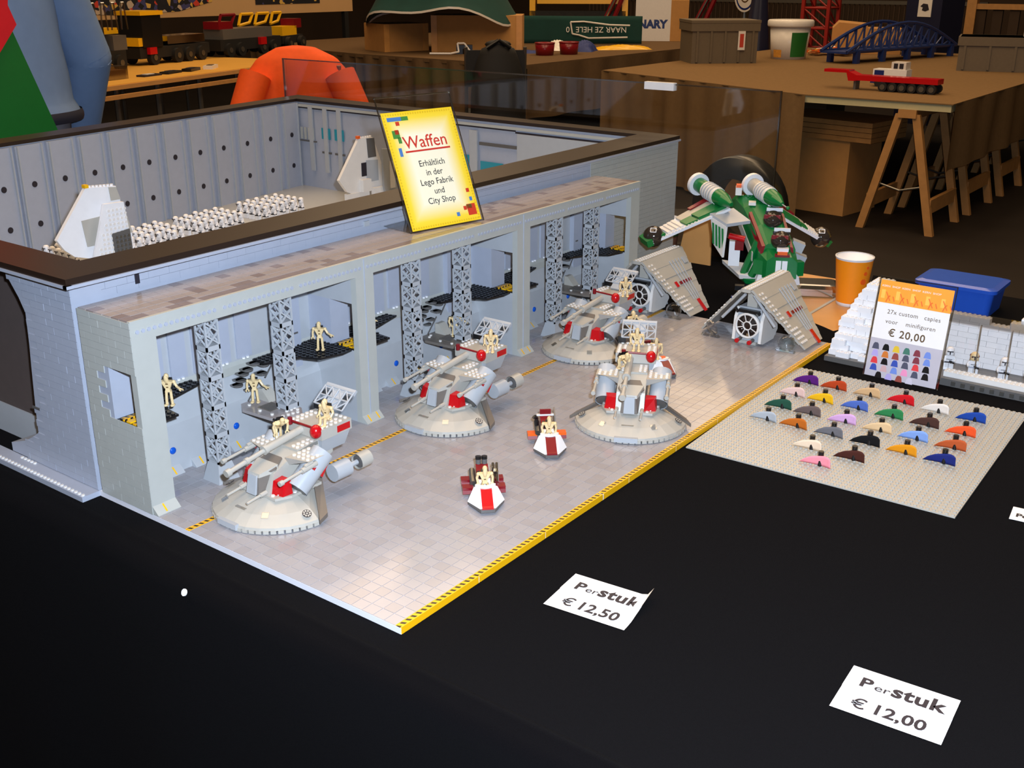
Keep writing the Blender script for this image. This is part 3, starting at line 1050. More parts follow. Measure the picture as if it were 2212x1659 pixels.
# ------------------------------------------------------------------ small speeders (front is -y)
def make_speeder(kind):
    t = toy('speeder', 'x', 'toy vehicle', group='white and dark red toy speeders')
    m = M()
    m.prism([(-2.9, -1.3), (-1.1, -4.7), (1.1, -4.7), (2.9, -1.3), (2.2, 2.2), (-2.2, 2.2)], .35, .85, 'dark_grey')
    m.build('base', t)
    for s in (-1, 1):
        m = M()
        m.hexa([(s * .9, -4.2, .85), (s * 1.25, -4.2, .85), (s * 2.95, -1.4, .85), (s * .9, .8, .85)][::s],
               [(s * .9, -1.9, 2.9), (s * 1.1, -1.9, 2.9), (s * 1.9, -.7, 2.9), (s * .9, .3, 2.9)][::s], 'white')
        m.build('side_shell', t)
    m = M()
    m.prism([(-4.6, .85), (-4.6, 1.15), (-4.2, 1.3), (-1.8, 2.95), (-1.2, 2.95), (-1.2, .85)], -.9, .9, 'red' if kind == 0 else 'dark_red', 'x')
    m.build('nose_plate', t)
    m = M()
    pts = [(1.75 * math.cos(a), .2 + 1.75 * math.sin(a)) for a in [R(200 + i * 14) for i in range(11)]]
    inn = [(1.25 * math.cos(a), .4 + 1.25 * math.sin(a)) for a in [R(200 + i * 14) for i in range(11)]]
    m.prism(pts + inn[::-1], 2.6, 3.25, 'white')
    m.build('cockpit_rim', t)
    m = M()
    m.box((-1.4, .8, .5), (1.4, 3.2, 1.6), 'dark_grey')
    m.box((-1.1, 1.5, 1.6), (1.1, 3.2, 2.6), 'white')
    m.build('seat', t)
    m = M()
    m.hexa([(-1, 3.0, 1.6), (1, 3.0, 1.6), (1, 6.0, 1.6), (-1, 6.0, 1.6)], [(-1, 3.0, 3.0), (1, 3.0, 3.0), (1, 5.8, 3.9), (-1, 5.8, 3.9)], 'dark_red')
    m.build('engine_cover', t)
    m = M()
    m.box((-.7, 2.0, .5), (.7, 6.4, 1.6), 'dark_grey')
    m.cyl((-1.7, 2.6, 2.0), (-1.6, 6.0, 2.8), .5, 'steel', 10)
    m.build('engine', t)
    for s in (-1, 1):
        for y in ((2.2, 5.2) if kind == 0 else (3.6,)):
            m = M()
            m.box((s * 2.6 - .85, y - .7, 1.3), (s * 2.6 + .85, y + .8, 1.75), 'dark_red' if kind == 0 else 'orange')
            m.hexa([(s * 2.6 - .85, y - .9, .75), (s * 2.6 + .85, y - .9, .75), (s * 2.6 + .85, y + .8, .9), (s * 2.6 - .85, y + .8, .9)], [(s * 2.6 - .85, y - .7, 1.3), (s * 2.6 + .85, y - .7, 1.3), (s * 2.6 + .85, y + .8, 1.3), (s * 2.6 - .85, y + .8, 1.3)], 'dark_red')
            m.box((min(s * .6, s * 1.8), y - .2, .8), (max(s * .6, s * 1.8), y + .3, 1.2), 'dark_grey')
            m.build('pod', t)
    if kind == 0:
        for x in (-.5, .5):
            m = M()
            m.cyl((x, 6.0, 3.2), (x, 6.2, 4.6), .45, 'dark_grey', 10)
            m.cyl((x, 6.2, 4.6), (x, 6.25, 5.1), .5, 'black', 10)
            m.build('exhaust', t)
        m = M()
        for q in (-.3, .3):
            m.cyl((1.9 + q, 2.2, 2.2), (2.2 + q, 6.4, 3.6), .24, 'chrome', 8)
        m.cyl((2.0, 4.2, 2.7), (2.1, 4.8, 2.9), .62, 'chrome', 10)
        m.build('chrome_gun', t)
    else:
        m = M()
        m.box((-1, 6.0, 2.4), (1, 6.5, 5.0), 'dark_red')
        m.box((-1.6, 5.9, 3.9), (1.6, 6.3, 4.2), 'white_warm')
        m.build('tail_plate', t)
        m = M()
        m.tube([(-1.7, 4.2, 1.6), (-1.8, 4.4, 4.2), (-2.1, 4.0, 4.6), (-2.4, 3.8, 4.3)], .35, 'black', 8)
        m.build('hose', t)
        M().prism([(3.6, 1.8), (6.6, 1.6), (6.8, 5.2), (5.2, 4.2)], 1.5, 1.75, 'taupe', 'x').build('fin', t)
    return t


sp0, sp1 = make_speeder(0), make_speeder(1)
sp2 = dup(sp1)
for o, x, y, rz, z, lab in ((sp0, 34.6, 13.6, -46, 0, 'white speeder with bright red nose, nearest the front corner'),
                         (sp1, 57.4, 17.3, -48, 0, 'white speeder with dark red nose, second along the open floor'),
                         (sp2, 104.0, 21.6, -30, 0, 'white and dark red speeder standing behind the camera-facing tank')):
    o.location = (x * S, y * S, Z0 + z * S)
    o.rotation_euler = (0, 0, R(rz))
    o['label'] = lab
for x, y, rz, lab in ((34.9, 13.9, -46, 'tan toy robot driving the speeder with the bright red nose'), (57.7, 17.6, -48, 'tan toy robot driving the second speeder, dark red nose')):
    o = dup(RB['sit'])
    o.location = (x * S, y * S, Z0 + 1.9 * S)
    o.rotation_euler = (0, 0, R(rz))
    o['label'] = lab


# ------------------------------------------------------------------ A-framed craft with folded wing boards (front is -y)
def make_craft():
    t = toy('winged_craft', 'x', 'toy spacecraft', group='grey toy craft with folded wings')
    for s in (-1, 1):
        A, B_, Cc, D = Vector((s * .9, .6, 12.9)), Vector((s * .9, 20.6, 12.9)), Vector((s * 12.6, 14.8, .35)), Vector((s * 12.6, 5.2, .35))
        nrm = (B_ - A).cross(D - A).normalized()
        if nrm.z < 0:
            nrm = -nrm
        N = 11
        wing = None
        for i in range(N):
            u0, u1 = i / N, (i + 1) / N
            a0, b0 = A.lerp(D, u0), B_.lerp(Cc, u0)
            a1, b1 = A.lerp(D, u1), B_.lerp(Cc, u1)
            if i in (3, 7):
                b0 = b0 + Vector((0, .5, 0))
            k = .42 + (.08 if i % 2 else 0) + (.12 if i < 4 else 0)
            jag = Vector((0, -.25 if i % 2 else .1, 0))
            m = M()
            bot = [a0 + jag, b0, b1, a1 + jag]
            m.hexa([tuple(p) for p in bot], [tuple(p + nrm * k) for p in bot], 'grey_ship') if s > 0 else m.hexa([tuple(p) for p in bot[::-1]], [tuple(p + nrm * k) for p in bot[::-1]], 'grey_ship')
            o = m.build('wing_plate', t)
            if i == 0:
                wing = o

        def on(u, v, h):
            return A.lerp(D, u).lerp(B_.lerp(Cc, u), v) + nrm * h
        for q in range(4):
            v = .52 + q * .08
            m = M()
            m.cyl(on(.14, v, .75), on(.80, v + .02, .75), .11, 'grey', 6)
            m.build('wing_rod', wing)
        m = M()
        for q in range(5):
            p = on(.5, .34 + q * .1 + (.04 if q else 0), .66)
            m.T = Matrix.Translation(p) @ nrm.to_track_quat('Z', 'Y').to_matrix().to_4x4()
            m.cbox((0, 0, 0), (1.0, 1.5 if q == 0 else .8, .16), 'red' if q == 0 else 'dark_red')
        m.build('red_tile', wing)
        m = M()
        p = on(.92, .72, .62)
        m.T = Matrix.Translation(p) @ nrm.to_track_quat('Z', 'Y').to_matrix().to_4x4()
        m.cbox((0, 0, 0), (1.3, 3.6, .16), 'red')
        m.build('red_tile', wing)
        m = M()
        m.T = Matrix.Translation(on(.2, .9, .75)) @ nrm.to_track_quat('Z', 'Y').to_matrix().to_4x4()
        m.cbox((0, 0, 0), (1.8, 1.8, .2), 'grey')
        m.build('vent_tile', wing)
        me = M().cyl((0, 0, 0), (0, 0, .2), .3, 'white_warm', 8).mesh('stud')
        for i in range(13):
            for v in (.05, .12) + ((.2, .28) if i > 8 else ()):
                o = link('stud', me, wing, on(.1 + i * .067, v, .55))
                o.rotation_euler = nrm.to_track_quat('Z', 'Y').to_euler()
        # clear foot dish
        m = M()
        m.T = Matrix.Translation((s * 9.2, 3.2, 1.9)) @ Matrix.Rotation(R(90 - 14 * s), 4, 'X') @ Matrix.Rotation(R(20 * s), 4, 'Y')
        m.lathe([(.3, .35), (1.1, .2), (1.75, -.1), (1.9, -.1), (1.2, .3), (.3, .5)], 'clear_plastic', n=20)
        m.build('clear_dish', t)
        m = M()
        m.box((s * 9.2 - 2.2, 2.4, 0), (s * 9.2 + 2.2, 3.4, .3), 'clear_plastic')
        m.cyl((s * 9.2 - 1.6, 2.8, .3), (s * 9.2 - 1.6, 2.8, .6), .5, 'clear_plastic', 10)
        m.cyl((s * 9.2 + 1.6, 2.8, .3), (s * 9.2 + 1.6, 2.8, .6), .5, 'clear_plastic', 10)
        m.build('clear_foot', t)
    m = M()
    m.box((-1.0, .3, 12.5), (1.0, 20.8, 13.3), 'grey_ship')
    rg = m.build('ridge', t)
    stud_parts(rg, [(x, .9 + i, 13.3) for x in (-.5, .5) for i in range(20)], 'white_warm')
    m = M()
    m.hexa([(-3.3, 3, .7), (3.3, 3, .7), (3.3, 11, .7), (-3.3, 11, .7)], [(-2.7, 3.4, 8.4), (2.7, 3.4, 8.4), (2.4, 10, 8.4), (-2.4, 10, 8.4)], 'grey')
    for s in (-1, 1):
        m.prism([(2.2, .7), (3.4, .3), (9, .3), (11, 2.2), (10, 7.2), (4, 8.0), (2.8, 6)], s * 3.2 - .35, s * 3.2 + .35, 'white_warm', 'x')
    m.box((-1.2, 4, 8.4), (1.2, 9, 12.5), 'grey_ship')
    m.build('cabin', t)
    m = M()
    for s in (-1, 1):
        m.prism([(s * .9, 12.6), (s * 3.2, 8.0), (s * 7.8, 4.2), (s * 7.2, 5.8), (s * 2.4, 10.6)], 2.0, 2.5, 'grey', 'y') if False else m.cyl((s * 1.0, 2.4, 11.6), (s * 6.4, 2.6, 5.2), .35, 'grey', 8)
    m.build('wing_strut', t)
    m = M()
    m.T = Matrix.Translation((0, 2.5, 4.4)) @ Matrix.Rotation(R(90), 4, 'X')
    m.lathe([(0, .1), (2.55, .1), (2.55, .4), (2.9, .4), (2.9, -.6), (0, -.6)], 'dark_glass', n=28)
    win = m.build('round_window', t)
    m = M()
    m.T = Matrix.Translation((0, 2.5, 4.4)) @ Matrix.Rotation(R(90), 4, 'X')
    m.lathe([(2.5, .1), (2.5, .55), (2.95, .55), (2.95, -.3)], 'white_warm', n=28)
    m.lathe([(.85, .1), (.85, .5), (1.05, .5), (1.05, .1)], 'white_warm', n=20)
    for q in range(8):
        a = q * math.pi / 4 + .3
        m.cyl((1.0 * math.cos(a), 1.0 * math.sin(a), .35), (2.55 * math.cos(a), 2.55 * math.sin(a), .35), .12, 'white_warm', 6)
    m.build('window_frame', win)
    for s in (-1, 1):
        m = M()
        m.cyl((s * 1.5, 2.6, 1.2), (s * 1.5, 1.0, 1.1), .42, 'dark_grey', 8)
        m.cyl((s * 1.5, 1.0, 1.1), (s * 1.5, .4, 1.1), .5, 'red', 10)
        m.build('red_gun', t)
    m = M()
    m.box((-2.4, 2.2, 7.3), (2.4, 3.6, 8.0), 'black')
    m.cyl((-2.6, 2.4, 7.2), (-2.9, 1.8, 8.3), .3, 'black', 8)
    m.cyl((2.3, 2.2, 7.4), (3.0, 1.4, 7.9), .45, 'black', 8)
    m.build('black_trim', t)
    M().box((-2.2, 2.6, 0), (2.2, 10, .7), 'grey_ship').build('keel', t)
    return t


cr = make_craft()
for i, (x, y, lab) in enumerate([(129.3, 15.2, 'grey toy craft with folded wings at the near right end of the floor'), (136.2, 47.4, 'grey toy craft with folded wings behind the farthest tank, by the hangar end')]):
    o = cr if i == 0 else dup(cr)
    o.location = (x * S, y * S, Z0 + .05 * S)
    o.rotation_euler = (0, 0, R(-90))
    o['label'] = lab


# ------------------------------------------------------------------ green and white gunship on its stand
g = toy('gunship', 'green and white toy gunship with drooping wings on a black stand', 'toy spacecraft', 168, 38, -1, R(-64.54))


def gp(name, m, par=None):
    return m.build(name, par or g)


def hull_seg(sec0, sec1, mt, m):
    """two cross-sections (cx, y, half-width, top, bottom)"""
    q = []
    for (x, y, w_, t_, b_) in (sec0, sec1):
        q.append([(x - w_, y, b_), (x + w_, y, b_), (x + w_ * 1.0, y, t_ - 1.2), (x + w_ * .6, y, t_), (x - w_ * .6, y, t_), (x - w_, y, t_ - 1.2)])
    n = 6
    m.add(q[0] + q[1], [tuple(range(n)), tuple(range(2 * n - 1, n - 1, -1))] + [(i, n + i, n + (i + 1) % n, (i + 1) % n) for i in range(n)], mt)


m = M()
hull_seg((2.0, 12, 2.6, 24.5, 19.5), (4.0, 8, 3.6, 25.4, 18.0), 'green', m)
hull_seg((4.0, 8, 3.6, 25.4, 18.0), (6.8, 1, 4.2, 24.4, 17.5), 'green', m)
hull_seg((6.8, 1, 4.2, 24.4, 17.5), (9.6, -5, 4.2, 20.6, 13.0), 'green', m)
hull_seg((9.6, -5, 4.2, 20.6, 13.0), (11.6, -9, 4.2, 16.6, 9.0), 'green', m)
gp('upper_hull', m)
m = M()
hull_seg((11.4, -8.6, 4.6, 15.6, 7.6), (12.7, -12.2, 3.7, 14.2, 8.8), 'green', m)
nose = gp('nose', m)
m = M()
for q in (-.75, .75):
    m.hexa([(12.6 + q - .65, -12.45, 9.2), (12.6 + q + .65, -12.45, 9.2), (12.6 + q + .65, -12.1, 9.2), (12.6 + q - .65, -12.1, 9.2)],
           [(12.6 + q - .65, -12.35, 13.2), (12.6 + q + .65, -12.35, 13.2), (12.6 + q + .65, -12.0, 13.2), (12.6 + q - .65, -12.0, 13.2)], 'white')
m.build('white_stripe', nose)
for s in (-1, 1):
    m = M()
    m.prism([(12 + s * 3.4, -11), (12 + s * 6.2, -9.6), (12 + s * 5.2, -7.4), (12 + s * 3.4, -8)], 9.0, 12.6, 'green')
    m.build('cheek', nose)
    m = M()
    m.hexa([(12.2 + s * 3.0, -11.6, 6.8), (12.2 + s * 5.4, -10, 6.8), (12.2 + s * 5.0, -8, 7.2), (12.2 + s * 2.6, -9, 7.2)][::s], [(12.2 + s * 3.4, -11.2, 9.2), (12.2 + s * 4.4, -10.2, 11.4), (12.2 + s * 4.4, -8, 11.4), (12.2 + s * 3.0, -9, 9.2)][::s], 'white')
    m.build('white_jaw', nose)
M().box((10.8, -12.3, 14.1), (14.4, -9.6, 14.7), 'dark_red').build('red_band', nose)
M().box((11.4, -12.5, 14.7), (13.8, -11.4, 15.5), 'orange').build('orange_brick', nose)
M().box((11.2, -12.2, 15.5), (14.0, -10.4, 16.3), 'white').build('white_brow', nose)
for (c_, r_) in (((12.0, -8.6, 17.6), (2.5, 2.9, 2.3)), ((9.9, -3.6, 21.6), (2.5, 2.9, 2.3))):
    m = M()
    m.ball(c_, r_, 'smoke', 14, 10)
    k = gp('canopy', m)
    m = M()
    for dy, mt in ((-1.9, 'dark_red'), (0.2, 'black'), (2.2, 'white')):
        m.box((c_[0] - 2.0 + .15 * dy, c_[1] + dy - .3, c_[2] + 1.1 + .25 * dy), (c_[0] + 2.0 + .15 * dy, c_[1] + dy + .3, c_[2] + 2.0 + .25 * dy), mt)
    m.build('canopy_frame', k)
for s in (-1, 1):
    m = M()
    m.hexa([(8.2 + s * 4.1, -1.5, 20.6), (8.2 + s * 4.4, -1.5, 20.6), (11.4 + s * 4.0, -9.6, 13.6), (11.4 + s * 3.6, -9.6, 13.6)], [(8.2 + s * 3.6, -1.5, 23.0), (8.2 + s * 4.3, -1.5, 22.8), (11.4 + s * 3.8, -9.6, 16.0), (11.4 + s * 3.0, -9.6, 16.2)], 'dark_red')
    gp('red_stripe', m)
    m = M()
    m.hexa([(6.0 + s * 4.2, 1, 18.4), (6.2 + s * 4.6, 1, 18.4), (10 + s * 4.6, -7.5, 11.6), (9.8 + s * 4.2, -7.5, 11.6)], [(6.0 + s * 4.2, 1, 20.6), (6.2 + s * 4.6, 1, 20.6), (10 + s * 4.6, -7.5, 13.8), (9.8 + s * 4.2, -7.5, 13.8)], 'grey_ship')
    gp('side_rail', m)
    m = M()
    m.box((7 + s * 2.4 - .9, 0, 24.2), (7 + s * 2.4 + .9, 2.6, 25.0), 'white_warm')
    gp('white_plate', m)
# open troop bay on the near side
m = M()
m.hexa([(-1.8, 1.5, 8.4), (6.0, -1.5, 8.4), (10.5, -8.5, 7.2), (2.8, -6.5, 6.6)], [(-2.0, 1.5, 9.4), (6.0, -1.5, 9.4), (10.5, -8.5, 8.4), (2.4, -6.8, 7.8)], 'white_warm')
gp('bay_floor', m)
m = M()
m.hexa([(.2, 1, 6.6), (5.8, -2, 6.2), (11, -9.5, 5.8), (4.4, -6.5, 5.4)], [(-1.4, 1.4, 8.4), (6.2, -1.5, 8.2), (11.5, -9.5, 7.4), (3.6, -6.8, 6.8)], 'green')
gp('belly', m)
gp('bay_wall', M().hexa([(5.2, -1, 9), (10, -8, 8.4), (10, -7, 8.4), (6.2, 0, 9)], [(4.6, 0, 18), (9.6, -6, 14), (9.8, -5, 14), (5.6, 1, 18)], 'white'))
m = M()
m.hexa([(-4.4, -3.6, 14.6), (-2.0, -6.8, 12.0), (-1.5, -6.6, 12.0), (-3.9, -3.4, 14.6)], [(-5.6, -3.8, 21.8), (-1.6, -7.0, 20.0), (-1.1, -6.8, 20.0), (-5.1, -3.6, 21.8)], 'white_warm')
door = gp('bay_door', m)
for i in range(4):
    f = (i + .6) / 4.4
    x, y = -5.3 + 3.6 * f, -3.9 - 3.1 * f
    m = M()
    m.hexa([(x + .4 - .25, y, 15.2 - 1.6 * f), (x + .4 + .25, y - .25, 15.0 - 1.6 * f), (x + .4 + .25, y - .05, 15.0 - 1.6 * f), (x + .4 - .25, y + .2, 15.2 - 1.6 * f)],
           [(x - .25, y - .1, 20.6 - 1.4 * f), (x + .25, y - .35, 20.4 - 1.4 * f), (x + .25, y - .1, 20.4 - 1.4 * f), (x - .25, y + .1, 20.6 - 1.4 * f)], 'green')
    m.build('green_bar', door)
gp('bay_top_rail', M().hexa([(-5.8, -3.6, 21.8), (-1.4, -7.0, 19.9), (4.4, -4, 20.4), (0, 0, 22.6)], [(-5.8, -3.6, 22.6), (-1.4, -7.0, 20.7), (4.4, -4, 21.2), (0, 0, 23.4)], 'grey'))
gp('red_tube', M().cyl((-.6, -4.6, 17.2), (3.4, -5.2, 16.6), .8, 'red', 10))
m = M()
m.box((-.4, -4.6, 9.4), (2.4, -2.6, 15.8), 'white')
gp('bay_locker', m)
gp('bay_screen', M().box((1.0, -4.9, 13.6), (3.2, -4.6, 16.0), 'dark_red'))
for (a, b, r_) in (((3.6, -5.6, 7.8), (6.6, -6.6, 16.6), 1.0), ((5.6, -7.4, 7.8), (8.6, -8.6, 15.0), 1.0)):
    m = M()
    m.cyl(a, b, r_, 'green', 6)
    gp('green_strut', m)
m = M()
m.hexa([(6.6, -9.0, 6.8), (8.4, -10.2, 6.8), (8.6, -8.8, 6.8), (7.2, -8.0, 6.8)], [(7.6, -8.8, 14.4), (9.2, -10.0, 13.8), (9.6, -8.6, 13.8), (8.0, -7.6, 14.4)], 'grey_ship')
gp('grey_strut', m)
# wings
for s, rt, tip in ((-1, [(-.6, -2.2, 23.2), (-6.4, 5.2, 23.6)], [(-20.2, -10.2, 14.9), (-22.4, -7.2, 15.6)]), (1, [(12.0, 0.6, 21.0), (10.6, 6.4, 22.6)], [(24.8, 7.6, 13.0), (23.6, 10.4, 13.9)])):
    A, B_ = Vector(rt[0]), Vector(rt[1])
    D, Cc = Vector(tip[0]), Vector(tip[1])
    nrm = (B_ - A).cross(D - A).normalized()
    if nrm.z < 0:
        nrm = -nrm

    def slab(u0, u1, v0, v1, h0, h1, mt):
        P4 = [A.lerp(D, u0).lerp(B_.lerp(Cc, u0), v0), A.lerp(D, u1).lerp(B_.lerp(Cc, u1), v0), A.lerp(D, u1).lerp(B_.lerp(Cc, u1), v1), A.lerp(D, u0).lerp(B_.lerp(Cc, u0), v1)]
        if s < 0:
            P4 = P4[::-1]
        mm = M()
        mm.hexa([tuple(p + nrm * h0) for p in P4], [tuple(p + nrm * h1) for p in P4], mt)
        return mm
    wg = gp('wing', slab(0, 1, 0, 1, 0, .7, 'white'))
    slab(.02, .36, .1, .55, .7, 1.5, 'green').build('wing_panel', wg)
    slab(.06, .5, .55, .95, .7, 1.2, 'grey_ship').build('wing_panel', wg)
    slab(.38, .52, .08, .55, .7, 1.2, 'green').build('wing_panel', wg)
    slab(.78, .84, .05, .95, .7, 1.4, 'green').build('wing_panel', wg)
    slab(.95, 1.02, -.05, 1.0, -.3, 1.5, 'green').build('wing_tip', wg)
    slab(.02, .3, .86, 1.02, .8, 1.6, 'dark_red').build('red_edge', wg)
    for q in range(4):
        slab(.55 + q * .055, .585 + q * .055, .1, .9, .7, 1.2, 'white_warm').build('wing_slat', wg)
    me = M().cyl((0, 0, 0), (0, 0, .2), .3, 'white_warm', 8).mesh('stud')
    for q in range(14):
        p = A.lerp(D, .42 + q * .04).lerp(B_.lerp(Cc, .42 + q * .04), .05) + nrm * .7
        o = link('stud', me, wg, p)
        o.rotation_euler = nrm.to_track_quat('Z', 'Y').to_euler()
    tb = A.lerp(D, .88).lerp(B_.lerp(Cc, .88), .55) + nrm * .6
    m = M()
    m.ball(tuple(tb), 2.7, 'smoke', 18, 12)
    bl = m.build('ball_turret', wg)
    m = M()
    m.T = Matrix.Translation(tb) @ Matrix.Rotation(R(-25), 4, 'X')
    for (a, b) in (((-.7, 1.6), (.7, 1.6)), ((.7, 1.6), (.7, .5)), ((.7, .5), (-.7, .5)), ((-.7, .5), (-.7, 1.6))):
        m.cyl((a[0], -math.sqrt(7.5 - a[0] ** 2 - a[1] ** 2), a[1]), (b[0], -math.sqrt(7.5 - b[0] ** 2 - b[1] ** 2), b[1]), .1, 'white', 6)
    m.build('turret_frame', bl)
# engines
for (a, b, cstart, second) in (((-9.6, 9, 27.6), (-.6, -5, 25.2), .62, 'green'), ((4.4, 9, 28.0), (11.8, -5, 25.8), .62, 'grey_ship')):
    a, b = Vector(a), Vector(b)
    P_ = lambda k: tuple(a.lerp(b, k))
    e = gp('engine', M().cyl(P_(.02), P_(.3), 1.9, second, 18))
    M().cyl(P_(.28), P_(.62), 2.2, 'white_warm', 18).build('engine_sleeve', e)
    m = M()
    for q in range(4):
        m.cyl(P_(.32 + q * .07), P_(.345 + q * .07), 2.35, 'grey', 18)
    m.build('engine_ring', e)['kind'] = 'stuff'
    m = M()
    m.cyl(P_(.6), P_(.8), 2.1, 'green', 18, 1.8)
    m.cyl(P_(.8), P_(1.0), 1.8, 'green', 18, .55)
    m.build('engine_cone', e)
    m = M()
    d = (b - a).normalized()
    m.cyl(P_(-.03), P_(.04), 2.95, 'white', 24, 2.95)
    m.build('intake_ring', e)
    if second == 'grey_ship':
        m = M()
        m.cyl(P_(1.0), P_(1.16), .14, 'grey', 6)
        m.ball(P_(1.18), .5, 'green', 10, 8)
        m.build('probe', e)
    M().cyl(P_(.55), (a.lerp(b, .55).x + 2.4, a.lerp(b, .55).y + 1, 23.5), .8, 'dark_grey', 8).build('pylon', e)
m = M()
m.box((.2, 6.8, 25.4), (1.8, 10, 27.4), 'white_warm')
ob = gp('dorsal_fin', m)
M().box((.3, 6.7, 27.4), (1.6, 9, 28.1), 'orange').build('orange_top', ob)
stud_parts(bpy.data.objects['upper_hull'], [(3 + i * .9 + j * .5, 7.4 - j * 1.0, 25.3 - j * .14) for i in range(5) for j in range(6)], 'green')
for (x, y, z) in ((17.2, -2, 11.6), (16.4, -4.5, 15.4)):
    m = M()
    m.T = Matrix.Translation((x, y, z)) @ Matrix.Rotation(R(20), 4, 'Y')
    m.box((-1.6, -1.6, -1.2), (1.6, 1.6, 1.2), 'grey')
    gp('missile_box', m)
# stand
m = M()
m.box((2.5, -3, 0), (8, 4, .9), 'black')
m.box((4.2, -1.8, .9), (6.6, 2, 7.0), 'black')
m.box((1.8, -1, 2.0), (4.2, 1, 3.2), 'black')
st = gp('stand', m)
M().box((1.0, -4.4, 0), (3.6, -3, 1.2), 'navy').build('blue_brick', st)
M().box((5.0, -4.6, .9), (6.2, -3.2, 2.6), 'navy').build('blue_brick', st)
# ------------------------------------------------------------------ helmeted toy soldiers (front is -y)
FZ = 4.8           # courtyard floor


def make_soldier(sid, gun=True):
    t = toy('toy_soldier', 'x', 'toy figure')
    m = M()
    for s in (-1, 1):
        m.box((s * .5 - .46, -.5, 0), (s * .5 + .46, .42, 1.45), 'white')
        m.box((s * .5 - .46, -.62, 0), (s * .5 + .46, -.5, .35), 'white')
    m.box((-.95, -.42, 1.45), (.95, .42, 1.75), 'ink' if sid == 0 else 'grey_blue')
    m.build('legs', t)
    m = M()
    m.hexa([(-.95, -.45, 1.75), (.95, -.45, 1.75), (.95, .45, 1.75), (-.95, .45, 1.75)], [(-.72, -.42, 3.1), (.72, -.42, 3.1), (.72, .42, 3.1), (-.72, .42, 3.1)], 'white')
    m.box((-.6, -.5, 2.2), (.6, -.44, 2.3), 'ink')
    m.build('torso', t)
    for s in (-1, 1):
        m = M()
        m.tube([(s * .85, 0, 2.9), (s * 1.15, -.1, 2.2), (s * 1.0, -.6, 1.8)], .27, 'white', 8)
        m.build('arm', t)
    m = M()
    m.lathe([(0, 1.8), (.45, 1.75), (.75, 1.45), (.84, 1.0), (.84, .5), (.9, .1), (.7, 0), (0, 0)], 'white' if sid != 2 else 'tan', (0, 0, 3.1), 14)
    hm_ = m.build('helmet', t)
    m = M()
    m.box((-.62, -.9, 3.95), (.62, -.6, 4.15), 'ink')
    m.box((-.12, -.92, 3.4), (.12, -.7, 3.95), 'ink')
    if sid == 2:
        for a in range(7):
            m.ball((.75 * math.cos(a), .75 * math.sin(a), 3.9 + .12 * (a % 4)), .2, 'dark_red', 6, 4)
    m.build('visor', hm_)
    if gun:
        m = M()
        m.box((-.2, -1.9, 1.75), (.12, -.4, 2.05), 'black')
        m.box((-.15, -1.0, 1.5), (.05, -.7, 1.75), 'black')
        m.build('blaster', t, rot=(0, 0, R(28)))
    return t


PLACES = [(96.2, 193.3), (96.4, 190.3), (100.5, 193.3), (100.3, 190.8), (104.4, 193.9), (104.4, 191.0), (104.5, 188.1), (93.0, 187.4), (96.8, 187.9), (96.8, 185.0), (101.1, 188.4), (100.6, 184.9), (100.2, 181.4), (104.1, 184.4), (87.9, 181.8), (88.5, 179.0), (93.4, 184.9), (92.5, 180.8), (96.4, 181.0),
          (67.7, 191.1), (67.9, 188.5), (70.8, 190.6), (67.7, 185.2), (67.9, 182.6), (70.6, 182.0), (67.6, 179.0),
          (112.1, 194.3), (112.2, 191.6), (116.0, 194.4), (115.9, 192.0), (112.0, 188.6), (112.4, 185.6), (120.5, 195.7), (115.9, 188.4), (120.6, 192.9), (111.8, 181.9), (124.2, 195.4), (116.1, 185.5), (116.1, 182.4), (124.2, 192.6), (119.6, 189.2), (128.3, 195.9), (120.3, 186.1), (124.4, 189.6), (120.2, 182.8), (128.7, 193.2), (124.4, 186.9), (128.3, 190.0), (124.3, 183.8), (128.5, 187.0), (128.2, 183.7), (104.2, 181.3), (99.9, 178.6),
          (138.8, 197.1), (138.9, 194.1), (143.0, 197.8), (138.9, 191.1), (142.8, 194.8), (146.8, 198.0), (138.5, 187.8), (147.1, 195.2), (143.1, 191.4), (142.6, 188.2), (151.1, 198.2), (138.8, 184.6), (147.2, 192.1), (151.1, 195.2), (142.7, 185.2), (155.1, 198.2), (147.3, 189.0), (151.0, 192.2), (155.2, 195.2), (147.2, 186.1), (151.2, 188.9), (155.5, 192.4), (150.9, 185.2), (155.4, 189.4), (155.5, 186.3)]
sol = make_soldier(0)
SOLD = {}
SHORT = {'block beside the courtyard wing ship': 'courtyard block left of the ship', 'first block right of the tall white ship': 'courtyard block right of the ship', 'middle block of the courtyard ranks': 'middle courtyard block', 'far right block of the courtyard ranks': 'rightmost courtyard block'}
for i, (x, y) in enumerate(PLACES):
    o = sol if i == 0 else dup(sol)
    o.location = (x * S, y * S, Z0 + FZ * S)
    o.rotation_euler = (0, 0, R(-90 + random.uniform(-6, 6)))
    blk = 'block beside the courtyard wing ship' if x < 73 else ('first block right of the tall white ship' if x < 108 else ('middle block of the courtyard ranks' if x < 133 else 'far right block of the courtyard ranks'))
    o['block'] = blk
    tag(o, None, 'toy figure', 'toy soldiers in the courtyard, ' + blk)
    SOLD.setdefault(blk, []).append((x, y, o))
ORD = ['first', 'second', 'third', 'fourth', 'fifth', 'sixth', 'seventh', 'eighth']
for blk, lst in SOLD.items():
    cols = []
    for q in sorted(lst, key=lambda q: q[0]):
        if cols and q[0] - cols[-1][0][0] < 2.2:
            cols[-1].append(q)
        else:
            cols.append([q])
    for i, c_ in enumerate(cols):
        for j, q in enumerate(sorted(c_, key=lambda q: -q[1])):
            q[2]['label'] = 'white helmeted soldier, %s, %s file, %s from the wall' % (SHORT[blk], ORD[i], ORD[j])
            del q[2]['block']

